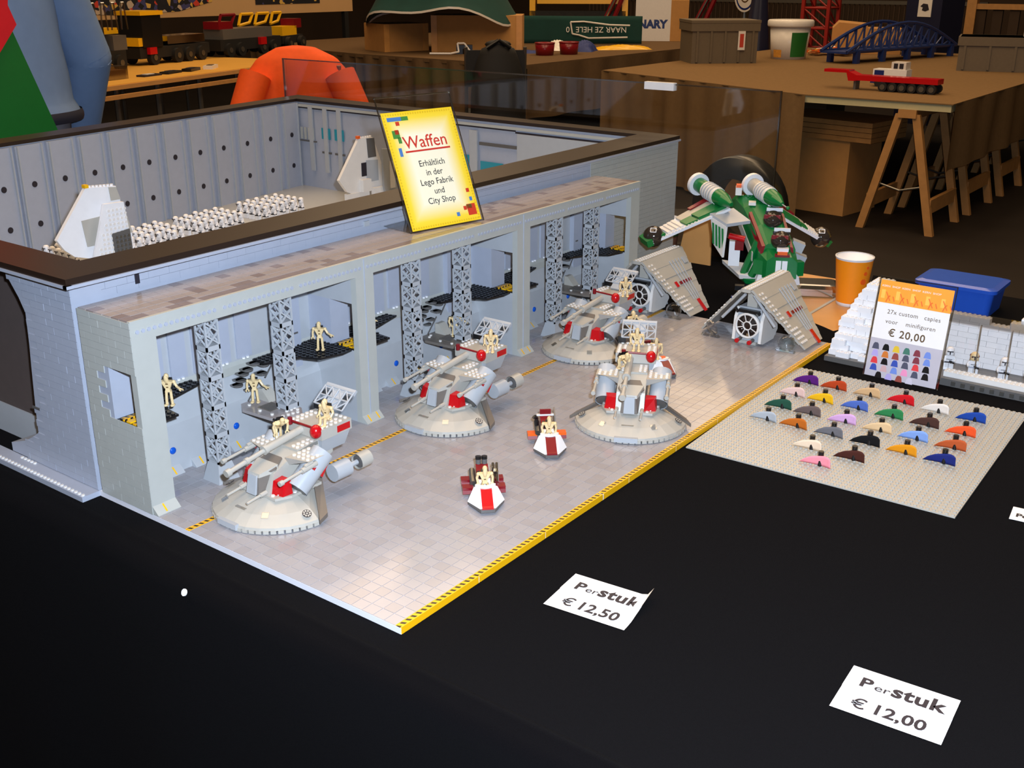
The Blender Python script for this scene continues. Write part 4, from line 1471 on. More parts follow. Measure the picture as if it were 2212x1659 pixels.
# two tall white ships with upright wings inside the courtyard
s1 = toy('shuttle', 'tall white toy ship with upright studded wings, left in the courtyard', 'toy spacecraft', 47, 129, FZ)
so = (-47, -129, -FZ)
sh = M().prism([(35.9, 25.4), (44.2, 35.4), (51.5, 34.8), (52.9, 28), (54.2, 23.5), (52.5, 18), (38.5, 18.4), (37.4, 21.5)], 129.6, 131, 'white', 'y') if False else M()


def upright(pts, y0, y1, mt):
    """polygon given in (x, z), thick along y"""
    m = M()
    n = len(pts)
    area = sum(pts[i][0] * pts[(i + 1) % n][1] - pts[(i + 1) % n][0] * pts[i][1] for i in range(n))
    if area < 0:
        pts = pts[::-1]
    m.add([(x, y0, z) for x, z in pts] + [(x, y1, z) for x, z in pts], [tuple(range(n)), tuple(range(2 * n - 1, n - 1, -1))] + [(i, n + i, n + (i + 1) % n, (i + 1) % n) for i in range(n)], mt)
    return m


fin = upright([(35.9, 25.4), (44.2, 35.4), (51.5, 34.8), (52.9, 28), (54.2, 23.5), (53.2, 19.5), (47, 19), (39.5, 21.2), (37.4, 23.0)], 130, 131, 'white').build('rear_wing', s1, so)
upright([(42.1, 28.6), (47.4, 28.9), (44.5, 22.8), (42.7, 22.8)], 129.8, 130.02, 'grey_ship').build('grey_panel', fin)
upright([(49.6, 34.8), (51.4, 34.6), (52.2, 31.8), (49.8, 31.8)], 129.8, 130.02, 'grey_ship').build('grey_panel', fin)
upright([(52.4, 31), (53.0, 29), (54.2, 24), (52.6, 24)], 129.8, 130.02, 'grey_ship').build('grey_panel', fin)
stud_parts(fin, [(45.4 + i * .9, 130.5, 35.25 - .06 * i) for i in range(7)], 'white', (0, 0, -.1), .34, .5)
fin2 = upright([(46.6, 31.8), (51.4, 31.6), (51.9, 25.6), (52.2, 20.0), (51.5, 8), (42, 8), (41.5, 17.5)], 127.6, 128.4, 'white').build('front_wing', s1, so)
upright([(47.4, 25.2), (51.9, 25.6), (52.1, 20.0), (51.6, 10), (48.0, 10)], 127.3, 127.6, 'dark_grey').build('dark_plate', fin2)
me = M().cyl((0, 0, 0), (0, -.2, 0), .3, 'white_warm', 8).mesh('stud')
me2 = M().cyl((0, 0, 0), (0, -.2, 0), .3, 'steel', 8).mesh('stud')
for i in range(10):
    for j in range(14):
        x, z = 42.4 + i, 17.2 + j
        if x > 42.6 + (z - 17) * .34 and x < 51.6:
            dark = x > 47.5 and z < 25.2
            link('stud', me2 if dark else me, fin2, (x, 127.3 if dark else 127.6, z))
M().box((42, 128.4, FZ), (51, 130, 20), 'white').build('fuselage', s1, so)
M().box((40.2, 126.8, FZ), (43, 130, 17.6), 'white_warm').build('cockpit', s1, so)
M().box((44.0, 129.9, 35.3), (44.9, 131.1, 36.0), 'yellow').build('yellow_tip', fin)

s2_ = toy('shuttle', 'second tall white toy ship, far along the courtyard behind the yellow sign', 'toy spacecraft', 152, 150, FZ)
so = (-152, -150, -FZ)
fin = upright([(147.1, 32.6), (153, 32.4), (154.5, 29.0), (158, 20), (158, 16.6), (150, 17), (144.0, 16.4), (141.2, 17.7), (138.2, 21.5)], 150, 151, 'white_warm').build('rear_wing', s2_, so)
upright([(150.2, 32.4), (153.4, 32.2), (154.0, 26.6), (150.6, 26.6)], 149.8, 150.02, 'dark_grey').build('dark_panel', fin)
upright([(147.6, 25.4), (149.6, 25.4), (149.6, 21.4), (147.6, 21.4)], 149.8, 150.02, 'ink').build('dark_panel', fin)
upright([(149.6, 26.0), (154.6, 25.6), (154.6, 19.4), (149.6, 19.4)], 149.8, 150.02, 'grey').build('grey_panel', fin)
stud_parts(fin, [(148.4 + i, 150.5, 32.7) for i in range(5)], 'white_warm', (0, 0, -.1), .34, .4)
M().box((146.6, 149.9, 32.6), (147.6, 150.9, 33.4), 'orange').build('orange_tip', fin)
M().box((141, 149.4, FZ), (150, 151, 17), 'white_warm').build('fuselage', s2_, so)
M().box((146.5, 148.4, 17), (150.0, 150, 20.6), 'white_warm').build('cockpit', s2_, so)
w2 = upright([(154.4, 29), (158.2, 28.6), (163.5, 20), (162, 12), (156, 12), (154.4, 18)], 147.4, 148.2, 'grey').build('front_wing', s2_, so)
upright([(157.0, 25.0), (159.2, 25.0), (159.2, 16.8), (157.0, 16.8)], 147.2, 147.4, 'white_warm').build('white_panel', w2)
upright([(159.2, 25.2), (162.0, 25.0), (162.0, 19.6), (159.2, 19.6)], 147.2, 147.4, 'dark_grey').build('dark_panel', w2)
M().box((151, 148.2, FZ), (161, 149.6, 17.6), 'white_warm').build('wing_root', s2_, so)

# ------------------------------------------------------------------ acrylic sign holder with the yellow notice


def frame_root(name, label, cat, BL, BR, nback, th, k=S):
    """root whose local x runs along the lower edge, y up the leaning face, z towards the viewer; studs"""
    BL, BR = Vector(BL), Vector(BR)
    xr = (BR - BL).normalized()
    nb = Vector(nback).normalized()
    yu = (nb * math.sin(th) + Vector((0, 0, 1)) * math.cos(th)).normalized()
    zz = xr.cross(yu).normalized()
    yu = zz.cross(xr)
    mw = Matrix((xr, yu, zz)).transposed()
    o = link(name, None, None, (BL.x * S, BL.y * S, Z0 + BL.z * S), mw.to_euler(), k)
    return tag(o, label, cat)


def mat_notice():
    m = mat('notice_paper', (252, 246, 210), 0.6, var=0.01)
    nt = m.node_tree
    b = nt.nodes['Principled BSDF']
    tc = nt.nodes.new('ShaderNodeTexCoord')
    sp = nt.nodes.new('ShaderNodeSeparateXYZ')
    nt.links.new(tc.outputs['Object'], sp.inputs[0])

    def mm(op, a, c):
        n = nt.nodes.new('ShaderNodeMath')
        n.operation = op
        for i, q in enumerate((a, c)):
            if isinstance(q, (int, float)):
                n.inputs[i].default_value = q
            else:
                nt.links.new(q, n.inputs[i])
        return n.outputs[0]
    dx = mm('MINIMUM', mm('SUBTRACT', sp.outputs[0], 0.5), mm('SUBTRACT', 18.2, sp.outputs[0]))
    dy = mm('MINIMUM', mm('SUBTRACT', sp.outputs[1], 0.3), mm('SUBTRACT', 23.8, sp.outputs[1]))
    d = mm('MINIMUM', dx, mm('MULTIPLY', dy, .95))
    rp = nt.nodes.new('ShaderNodeValToRGB')
    rp.color_ramp.elements[0].position = 0.0
    rp.color_ramp.elements[0].color = (*s2l((246, 208, 22)), 1)
    rp.color_ramp.elements[1].position = 1.0
    rp.color_ramp.elements[1].color = (*s2l((252, 246, 216)), 1)
    e = rp.color_ramp.elements.new(0.3)
    e.color = (*s2l((250, 220, 60)), 1)
    nt.links.new(mm('DIVIDE', d, 4.6), rp.inputs[0])
    nt.links.new(rp.outputs[0], b.inputs['Base Color'])


mat_notice()
mat('print_blue', (74, 126, 190), .6)
mat('print_green', (70, 138, 58), .6)
mat('print_red', (206, 58, 34), .6)
mat('print_dot', (226, 190, 30), .6)

sg = frame_root('sign_stand', 'clear acrylic stand holding the yellow Waffen notice on the hangar roof', 'sign', (67.4, 57.6, 31.2), (86, 54.2, 31.2), (.18, .983, 0), R(23))
M().box((0, 0, -.18), (18.9, 27, .0), 'acrylic').build('front_panel', sg)
m = M()
for (a, b) in (((0, 0, -.18), (.22, 27, .02)), ((18.68, 0, -.18), (18.9, 27, .02)), ((0, 26.75, -.18), (18.9, 27, .02))):
    m.box(a, b, 'acrylic_edge')
m.build('panel_edge', sg)
m = M()
ct, st_ = math.cos(R(23)), math.sin(R(23))
bk = (0.0, -11 * st_ * -1.0, -11 * ct)
m.hexa([(0, 0, -.1), (18.9, 0, -.1), (18.9, 11 * st_ * 0 + 4.3, -10.1), (0, 4.3, -10.1)], [(0, .18, -.1), (18.9, .18, -.1), (18.9, 4.48, -10.1), (0, 4.48, -10.1)], 'acrylic')
m.build('foot_panel', sg)
sheet = M().box((.5, .3, .02), (18.2, 23.8, .06), 'notice_paper').build('notice_sheet', sg)
text('Waffen', 3.5, 'lettering', sheet, (4.0, 16.4, .08), m='ink_red', bold=.02, sx=1.06)
M().box((4.0, 15.6, .07), (15.2, 15.95, .09), 'ink_red').build('underline', sheet)
for s_, y in (('Erhältlich', 12.6), ('in der', 10.7), ('Lego Fabrik', 8.8), ('und', 6.9), ('City Shop', 5.0)):
    text(s_, 1.75, 'lettering', sheet, (9.6, y, .08), m='ink', align='CENTER', bold=.005)
for x, y, w_, h_, mt in ((1.6, 22.0, 3.4, .8, 'print_blue'), (5.0, 22.0, 1.7, .8, 'print_green'), (3.4, 21.1, .9, .8, 'print_red'), (2.0, 18.6, 1.7, 1.6, 'print_green'), (2.7, 19.4, .9, .9, 'print_red'), (3.0, 17.6, .8, 1.2, 'print_green'), (2.5, 15.0, .75, 1.7, 'print_blue'),
                           (16.2, 6.2, .8, .8, 'print_red'), (16.5, 4.4, .7, .8, 'print_blue'), (15.3, 1.5, 2.2, 2.3, 'print_red'), (14.4, 2.7, .8, .8, 'print_red'), (15.2, 2.9, 1.4, .8, 'print_green'), (12.3, 1.7, .8, .8, 'print_blue')):
    M().box((x, y, .06), (x + w_, y + h_, .075), mt).build('brick_print', sheet)
m = M()
for i in range(28):
    for (x, y) in ((.95 + i * .61, .75), (.95 + i * .61, 23.3)):
        m.cyl((x, y, .06), (x, y, .072), .2, 'print_dot', 8)
for i in range(37):
    for x in (.95, 17.75):
        m.cyl((x, .8 + i * .61, .06), (x, .8 + i * .61, .072), .2, 'print_dot', 8)
m.build('stud_border', sheet)['kind'] = 'stuff'

# price sign leaning in front of the white brick scene
mat('header_orange', (252, 164, 44), .6)
mat('header_light', (255, 196, 80), .6)
mat('header_red', (238, 110, 30), .6)
ps = frame_root('price_sign', 'white and orange cape price sign in an acrylic stand before the white bricks', 'sign', (131.2, -12.1, -1.0), (131.1, -27.5, -1.0), (1, 0, 0), R(11))
M().box((-.1, 0, -.2), (15.6, 21.2, 0), 'acrylic').build('front_panel', ps)
m = M()
for (a, b) in (((-.1, 0, -.2), (.12, 21.2, .03)), ((15.4, 0, -.2), (15.6, 21.2, .03)), ((-.1, 21.0, -.2), (15.6, 21.2, .03))):
    m.box(a, b, 'acrylic_edge')
m.build('panel_edge', ps)
sheet = M().box((.25, .1, .01), (15.1, 20.4, .04), 'paper').build('notice_sheet', ps)
M().box((.25, 15.7, .04), (15.1, 20.4, .06), 'header_orange').build('header_band', sheet)
for i in range(5):
    M().box((.7 + i * 3.05, 16.6, .06), (1.5 + i * 3.05, 18.4, .065), 'header_light').build('header_figure', sheet)
    m = M()
    x = 1.7 + i * 2.9
    for (a, b) in (((x, 18.0), (x + 1.0, 16.2)), ((x + .55, 17.0), (x + .2, 15.9)), ((x + .9, 17.3), (x + .5, 16.9)), ((x + 1.5, 17.2), (x + 1.9, 16.2))):
        m.cyl((a[0], a[1], .06), (b[0], b[1], .06), .13, 'header_red', 4)
    m.build('header_figure', sheet)
text('KERN  SHOP  KERN  SHOP  KERN  SHOP', .56, 'lettering', sheet, (.6, 19.0, .075), m='paper', sx=1.2)
text('27x custom   capies', 1.25, 'lettering', sheet, (2.6, 13.6, .06), m='ink_brown', sx=1.0, spacing=1.08)
text('voor    minifiguren', 1.25, 'lettering', sheet, (2.6, 11.6, .06), m='ink_brown', sx=1.0, spacing=1.08)
text('€ 20,00', 2.2, 'lettering', sheet, (3.6, 9.0, .06), m='ink_brown', bold=.03, spacing=1.1)
mat('picture_grey', (190, 186, 196), .6)
M().box((.25, .1, .04), (15.1, 8.2, .05), 'picture_grey').build('picture', sheet)
PC = [['slate', 'black', 'amber2', 'teal2', 'wine', 'lblue'], ['lav', 'rust2', 'brick2', 'slate', 'wine', 'lblue'], ['red2', 'black', 'blue2', 'slate', 'red2', 'black'], ['blue2', 'rose', 'lblue', 'pink2', 'slate', 'black'], ['black', 'lav', 'brick2', 'pale2']]
for k_, c_ in dict(slate=(74, 76, 96), amber2=(224, 190, 40), teal2=(60, 118, 100), wine=(128, 40, 56), lblue=(110, 140, 216), lav=(176, 164, 222), rust2=(206, 116, 34), brick2=(150, 64, 52), red2=(222, 50, 56), blue2=(44, 74, 172), rose=(206, 168, 170), pink2=(238, 148, 190), pale2=(206, 200, 214)).items():
    mat(k_, c_, .6)
for r_, row in enumerate(PC):
    for c_, mt in enumerate(row):
        x, y = 1.6 + c_ * 2.15 + (.1 * r_) + (1.2 if r_ == 4 else 0), 6.5 - r_ * 1.5
        m = M()
        m.prism([(x - .75, y - .6), (x + .75, y - .6), (x + .55, y + .4), (x + .3, y + .75), (x - .3, y + .75), (x - .55, y + .4)], .05, .06, mt)
        m.build('cape_print', sheet)

# ------------------------------------------------------------------ stud baseplate with the capes for sale
BX, BY = 1.083, .97
bp_ = toy('cape_baseplate', 'square light grey studded baseplate laid out with coloured capes', 'baseplate', 74.4, -.7, -1.0, R(1.6))
M().box((0, -48 * BY, 0), (48 * BX, 0, .22), 'grey_ship').build('plate', bp_)
m = M()
m.studs([((i + .5) * BX, -(j + .5) * BY) for i in range(48) for j in range(48)], .22, 'grey_ship', .31, .22, 8)
m.build('studs', bp_)['kind'] = 'stuff'
m = M()


def cape_fn(u, v):
    # u along the hem (left tip to right), v from hem to collar
    y = 3.3 - 5.4 * u
    top = [(0, .15), (.15, .95), (.35, 1.55), (.6, 1.95), (.8, 2.2), (.92, 2.15), (1.0, 1.75)]
    h = 0
    for (a, ha), (b, hb) in zip(top[:-1], top[1:]):
        if a <= u <= b:
            h = ha + (hb - ha) * (u - a) / (b - a)
    return (.35 * math.sin(u * 3.0) - .5 * v, y, .06 + h * v)


m.grid(cape_fn, 12, 4, 'paper')
cape_me0 = m.mesh('cape')
CAPES = [('purple', (92, 30, 120)), ('rust red', (190, 70, 30)), ('pale pink', (236, 200, 190)), ('yellow', (246, 190, 30)), ('tan', (218, 178, 130)), ('bright red', (214, 24, 34)), ('dark green', (40, 84, 66)), ('brown grey', (108, 92, 88)), ('medium blue', (84, 112, 190)), ('green', (50, 132, 76)), ('ivory', (236, 226, 214)), ('pale grey', (178, 184, 190)), ('orange brown', (196, 106, 34)), ('lilac', (218, 170, 214)), ('dark brown', (78, 50, 42)), ('deep blue', (34, 72, 160)), ('mid grey', (112, 110, 114)), ('sand', (230, 194, 146)), ('orange red', (244, 88, 40)), ('black', (18, 18, 20)), ('light blue', (132, 164, 222)), ('cream', (238, 214, 184)), ('amber', (226, 146, 24)), ('burnt orange', (190, 88, 44)), ('umber brown', (74, 36, 28)), ('pink', (248, 148, 160)), ('navy', (30, 40, 110))]
CPOS = [(117.4, -5.7), (117.7, -11.5), (109.2, -6.3), (109.3, -12.1), (117.9, -18.3), (118.1, -25.0), (101.4, -6.8), (101.4, -12.7), (109.6, -18.9), (109.4, -25.7), (117.3, -31.8), (93.8, -7.2), (94.0, -13.1), (101.5, -19.5), (109.2, -32.4), (117.0, -38.6), (94.1, -19.9), (101.4, -26.2), (109.0, -39.0), (94.2, -26.6), (101.5, -32.8), (86.1, -19.1), (94.1, -33.2), (101.5, -39.4), (86.1, -26.8), (80.4, -23.0), (94.2, -39.7)]
for (nm, rgb), (x, y) in zip(CAPES, CPOS):
    mat('cape_' + nm.replace(' ', '_'), rgb, .75, spec=.2, var=.08, nscale=800)
    t = toy('cape', nm + ' toy cape held by a black peg on the grey baseplate', 'toy cape', x, y, -.60, R(random.uniform(-5, 5)), 'toy capes for sale')
    m = M()
    m.grid(cape_fn, 14, 4, 'cape_' + nm.replace(' ', '_'))
    o = m.build('cloth', t)
    sd = o.modifiers.new('thick', 'SOLIDIFY')
    sd.thickness = .05
    m = M()
    m.cyl((.45, -.1, 0), (.45, -.1, 1.7), .38, 'black', 10)
    m.cyl((.45, -.1, 1.7), (.45, -.1, 2.7), .48, 'black', 12)
    m.build('peg', t)

# ------------------------------------------------------------------ white brick snow scene with clear panes and soldiers
sc_ = toy('snow_scene', 'white brick wall scene with clear panes on a dark grey studded base', 'toy scene', 141, -30, -1)
off = (-141, 30, 1)


def scp(name, m, par=None):
    return m.build(name, par or sc_, off if par is None else None)


base = M()
base.box((134.8, -72, -1), (150, -2.0, .1), 'dark_grey')
b_ = base.build('base', sc_, off)
m = M()
m.box((134.8, -72, .1), (136.2, -27, .5), 'dark_grey')
m.box((136.4, -72, .1), (138.6, -27, 1.5), 'white_warm')
m.build('front_ledge', sc_, off)
tm_ = M().box((0, 0, 0), (.35, .8, .8), 'steel').mesh('tooth')
for i in range(22):
    link('tooth', tm_, sc_, (134.5 + off[0], -30 - i * 1.9 + off[1], -.65 + off[2]))
stud_parts(sc_, [(137.0 + q, -27.6 - i, 1.5) for i in range(40) for q in (0, 1)], 'white_warm', off)
bcache = {}


def wbrick(x, y, z, lx, ly, h=1.2, studs=True):
    key = (lx, ly, h, studs)
    if key not in bcache:
        m = M()
        m.box((.03, .03, .03), (lx - .03, ly - .03, h - .01), 'white')
        if studs:
            for i in range(int(lx)):
                for j in range(int(ly)):
                    m.cyl((i + .5, j + .5, h), (i + .5, j + .5, h + .2), .3, 'white', 8)
        bcache[key] = m.mesh('brick')
    link('brick', bcache[key], sc_, (x + off[0], y + off[1], z + off[2]))


# stepped cliff at the left end
step = [0, .2, .5, .9, 1.2, 1.6, 1.4, 2.2, 2.6, 3.2, 3.9, 4.8, 5.6]
for k, st0 in enumerate(step):
    y1 = -2.2 - st0 * .9 + (.8 if k == 5 else 0)
    y0 = -13
    z = .1 + 1.2 * k
    x0 = 135.4 + .5 * k + (.8 if k % 3 == 1 else 0)
    y = y1
    while y > y0:
        L_ = random.choice((2, 3, 4))
        dx = random.choice((0, 0, 1))
        wbrick(x0 + dx, y - L_, z, 2, L_)
        y -= L_
    wbrick(x0 + 3, y1 - 4, z, 4, 4)
    if k < 11:
        wbrick(x0 + 7, y1 - 3, z, 3, 3)
# back wall in running bond, uneven along its top
for k in range(11):
    y = -12 - (2 if k % 2 else 0)
    while y > -70:
        top = 9.6 if -30 < y < -24 else 11
        if k < (8 if -34 < y < -28 else (10 if y < -34 else 9)) + (1 if int(y) % 5 == 0 else 0):
            wbrick(147, y - 4, .1 + 1.2 * k, 2, 4, studs=(k >= 7))
        y -= 4
# clear panes
for i in range(6):
    y = -26.5 - i * 6
    pn = M().box((138.8, y - 5.8, 1.6), (138.95, y, 11.6), 'pane_clear').build('pane', sc_, off)
    M().box((138.7, y - 6.0, 1.5), (139.0, y - 5.8, 11.8), 'acrylic_edge').build('pane_edge', pn)
M().box((138.6, -72, 11.6), (147, -24, 11.75), 'pane_clear').build('top_pane', sc_, off)
for i, (x, y, sid, lab) in enumerate([(142.4, -26.2, 0, 'white toy soldier partly behind the price sign, behind the panes'), (142, -31.3, 2, 'toy soldier with a dark camouflage helmet and rifle behind the clear panes'), (142.2, -37.2, 0, 'white toy soldier with a rifle behind the panes, near the right edge'), (142.6, -42.4, 1, 'toy soldier at the very right edge of the white brick scene')]):
    o = make_soldier(sid)
    o.location = (x * S, y * S, Z0 + .1 * S)
    o.rotation_euler = (0, 0, R(-72))
    tag(o, lab, 'toy figure', 'toy soldiers in the snow scene')

# ------------------------------------------------------------------ price tags on the black cloth
TT = TZ + .0006


def price_tag(name, label, TL, TR, BL, price, curl):
    TL, TR, BL = [Vector((*p, 0)) for p in (TL, TR, BL)]
    xr = (TR - TL).normalized()
    W_ = (TR - TL).length
    H_ = (TL - BL).length
    ang = math.atan2(xr.y, xr.x)
    t = root(name, label, 'price tag', (BL.x, BL.y, TT), ang, 'paper price tags')

    def fn(u, v, h0):
        z = h0
        if curl:
            z += .012 * max(0, (u - .88) / .12) ** 2 * max(0, (v - .2) / .8)
        return (u * W_, v * H_, z)
    m = M()
    m.grid(lambda u, v: fn(u, v * .58, .0002), 14, 5, 'paper')
    m.build('lower_slip', t)
    m = M()
    m.grid(lambda u, v: fn(u, .5 + v * .5, .0010 - .0003 * v), 14, 5, 'paper')
    m.build('upper_slip', t)
    text('P', .021, 'lettering', t, (W_ * .13, H_ * .60, .0014), m='ink', bold=.0007, sx=1.1)
    text('er', .0150, 'lettering', t, (W_ * .27, H_ * .60, .0014), m='ink', bold=.0001, sx=1.15)
    text('stuk', .0265, 'lettering', t, (W_ * .43, H_ * .60, .0014), m='ink', bold=.0009, sx=1.0, spacing=1.06)
    text('€', .022, 'lettering', t, (W_ * .15, H_ * .13, .0008), m='ink', bold=.0003, sx=1.0)
    text(price, .0225, 'lettering', t, (W_ * .34, H_ * .13, .0008), m='ink', bold=.0006, sx=.95, spacing=1.04)
    return t


price_tag('price_tag', 'white paper price tag reading Per stuk 12,50, one corner curled up', (.208, -.084), (.217, -.180), (.135, -.083), '12,50', True)
price_tag('price_tag', 'white paper price tag reading Per stuk 12,00, lying near the front', (.2275, -.3945), (.2335, -.4945), (.153, -.396), '12,00', False)
t = root('price_tag', 'white paper price tag cut off at the right edge below the baseplate', 'price tag', (.645, -.432, TT), R(-84), 'paper price tags')
M().box((0, 0, 0), (.1, .038, .0004), 'paper').build('slip', t)
text('Per', .014, 'lettering', t, (.006, .01, .0006), m='ink', bold=.0006)

# ------------------------------------------------------------------ cup, tin, blue box
t = root('paper_cup', 'orange paper cup with a white rim beside the silver tin', 'cup', (1.456, .081, TZ - .003))
m = M()
m.lathe([(0, 0), (.028, 0), (.0285, .006), (.0375, .1), (.0368, .1), (.0280, .008), (0, .008)], 'white', n=32)
cupb = m.build('cup_lining', t)
m = M()
m.lathe([(.0288, .007), (.0375, .0965)], 'cup_orange', n=32) if mat('cup_orange', (250, 146, 20), .45) else None
m.build('orange_wrap', t)
mat('cup_spot', (238, 92, 20), .45)
for a, z, r_ in ((-118, .072, .004), (-122, .055, .006), (-112, .084, .003), (-100, .03, .012)):
    m = M()
    rr = .0290 + z / .1 * .0088
    m.T = Matrix.Rotation(R(a), 4, 'Z') @ Matrix.Translation((rr, 0, z)) @ Matrix.Rotation(R(84), 4, 'Y')
    m.cyl((0, 0, -.001), (0, 0, .0006), r_, 'cup_spot', 14)
    m.build('print_spot', t)
m = M()
m.lathe([(.0368, .0985), (.0388, .0985), (.0388, .1015), (.0368, .1015)], 'white', n=32)
m.build('rim', t)

t = root('metal_tin', 'small silver metal tin with rounded corners left of the orange cup', 'tin', (1.488, .172, TZ - .003), R(-63))


def rrect(w_, d_, r_, n=6):
    out = []
    for cx_, cy0, a0 in ((w_ - r_, d_ - r_, 0), (-w_ + r_, d_ - r_, 90), (-w_ + r_, -d_ + r_, 180), (w_ - r_, -d_ + r_, 270)):
        for i in range(n + 1):
            a = R(a0 + 90 * i / n)
            out.append((cx_ + r_ * math.cos(a), cy0 + r_ * math.sin(a)))
    return out


def rloft(levels, mt, m):
    """stacked rounded rectangles (half-w, half-d, radius, z)"""
    rings = [[(x, y, z) for x, y in rrect(w_, d_, r_)] for w_, d_, r_, z in levels]
    n = len(rings[0])
    m.add([p for g in rings for p in g], [tuple(range(n - 1, -1, -1)), tuple(range(n * (len(rings) - 1), n * len(rings)))] + [(k * n + i, k * n + (i + 1) % n, (k + 1) * n + (i + 1) % n, (k + 1) * n + i) for k in range(len(rings) - 1) for i in range(n)], mt, False)
    return m


rloft([(.048, .034, .014, 0), (.050, .036, .016, .003), (.050, .036, .016, .013)], 'chrome', M()).build('tin_body', t)
rloft([(.051, .037, .017, .0135), (.051, .037, .017, .018), (.046, .032, .016, .0245), (.040, .026, .012, .026)], 'chrome', M()).build('tin_lid', t)

mat('blue_clear', (38, 84, 190), .25)
t = root('storage_box', 'blue plastic storage box with a lid behind the white brick scene', 'box', (1.56, -.108, TZ), R(0))
rloft([(.052, .068, .012, 0), (.056, .074, .014, .05)], 'blue_clear', M()).build('box_body', t)
rloft([(.060, .080, .014, .05), (.060, .080, .014, .057), (.050, .068, .012, .060)], 'blue_clear', M()).build('box_lid', t)

# ------------------------------------------------------------------ things behind the gunship
t = root('acrylic_screen', 'tall clear acrylic screen standing behind the courtyard model', 'screen', (199.7 * S, 141 * S, TZ))
M().box((0, -99.5 * S, 0), (.004, 99.5 * S, 48.6 * S + .008), 'acrylic').build('sheet', t)
m = M()
m.box((-.0005, -99.5 * S, 48.6 * S + .006), (.0045, 99.5 * S, 48.6 * S + .009), 'acrylic_edge')
m.box((-.0005, -99.5 * S - .001, 0), (.0045, -99.5 * S + .002, 48.6 * S + .009), 'acrylic_edge')
m.box((-.0005, 99.5 * S - .002, 0), (.0045, 99.5 * S + .001, 48.6 * S + .009), 'acrylic_edge')
m.build('sheet_edge', t)
M().box((-.006, (74.2 - 141) * S, 48.6 * S - .006), (.009, (83.9 - 141) * S, 48.6 * S + .011), 'white').build('white_clip', t)
t = root('cardboard_sheet', 'brown cardboard piece leaning behind the gunship wing', 'cardboard', (194 * S, 62.0 * S, TZ))
m = M()
m.hexa([(0, -.044, 0), (.004, -.044, 0), (.004, .042, 0), (0, .042, 0)], [(.03, -.026, .118), (.034, -.026, .118), (.034, .036, .11), (.03, .036, .11)], 'kraft')
m.build('board', t)
mat('label_green', (30, 118, 92), .5)
mat('speckle', (96, 62, 44), .6, var=.6, nscale=500)
t = root('drink_can', 'white carton cup with a green band beside the hangar end', 'cup', (195 * S, 73 * S, TZ))
M().lathe([(0, 0), (.031, 0), (.034, .03), (0, .03)], 'white', n=24).build('cup_foot', t)
M().lathe([(.0342, .03), (.036, .055)], 'speckle', n=24).build('brown_band', t)
M().lathe([(.036, .055), (.0365, .061)], 'label_green', n=24).build('green_band', t)
M().lathe([(.0364, .061), (.039, .095), (.036, .095), (.03, .06)], 'white', n=24).build('cup_wall', t)
t = root('black_tub', 'round black tub standing upright behind the gunship', 'tub', (209 * S, 55.5 * S, TZ))
m = M()
m.T = Matrix.Translation((0, 0, .118)) @ Matrix.Rotation(R(90), 4, 'Y') @ Matrix.Rotation(R(10), 4, 'X')
m.lathe([(.07, -.03), (.118, -.03), (.122, -.02), (.122, .02), (.105, .03), (.075, .03), (.07, -.03)], 'black', n=36)
m.build('ring', t)
# ------------------------------------------------------------------ people at the edges of the picture
mat('skin', (206, 158, 132), .55, var=.06)
mat('hair', (64, 46, 34), .7, var=.2, nscale=300)
mat('jacket_blue', (116, 140, 176), .8, spec=.2, var=.08, nscale=30)
mat('jacket_trim', (34, 36, 52), .7)
mat('jeans', (34, 48, 86), .85, var=.15, nscale=120)
mat('trousers', (120, 116, 122), .85, var=.1)
mat('shirt_yellow', (214, 176, 22), .8, spec=.2, var=.08, nscale=40)
mat('eye', (30, 24, 22), .3)
mat('lip', (170, 92, 84), .5)
mat('shoe', (26, 24, 24), .6)


def skin_mesh(name, verts, edges, radii, mt, parent, sub=2):
    me = bpy.data.meshes.new(name)
    me.from_pydata(verts, edges, [])
    me.materials.append(MATS[mt])
    o = link(name, me, parent)
    sk = o.modifiers.new('skin', 'SKIN')
    for v, r in zip(me.skin_vertices[0].data, radii):
        v.radius = r if isinstance(r, tuple) else (r, r)
    me.skin_vertices[0].data[0].use_root = True
    sk.use_smooth_shade = True
    ss = o.modifiers.new('sub', 'SUBSURF')
    ss.levels = sub
    ss.render_levels = sub
    return o


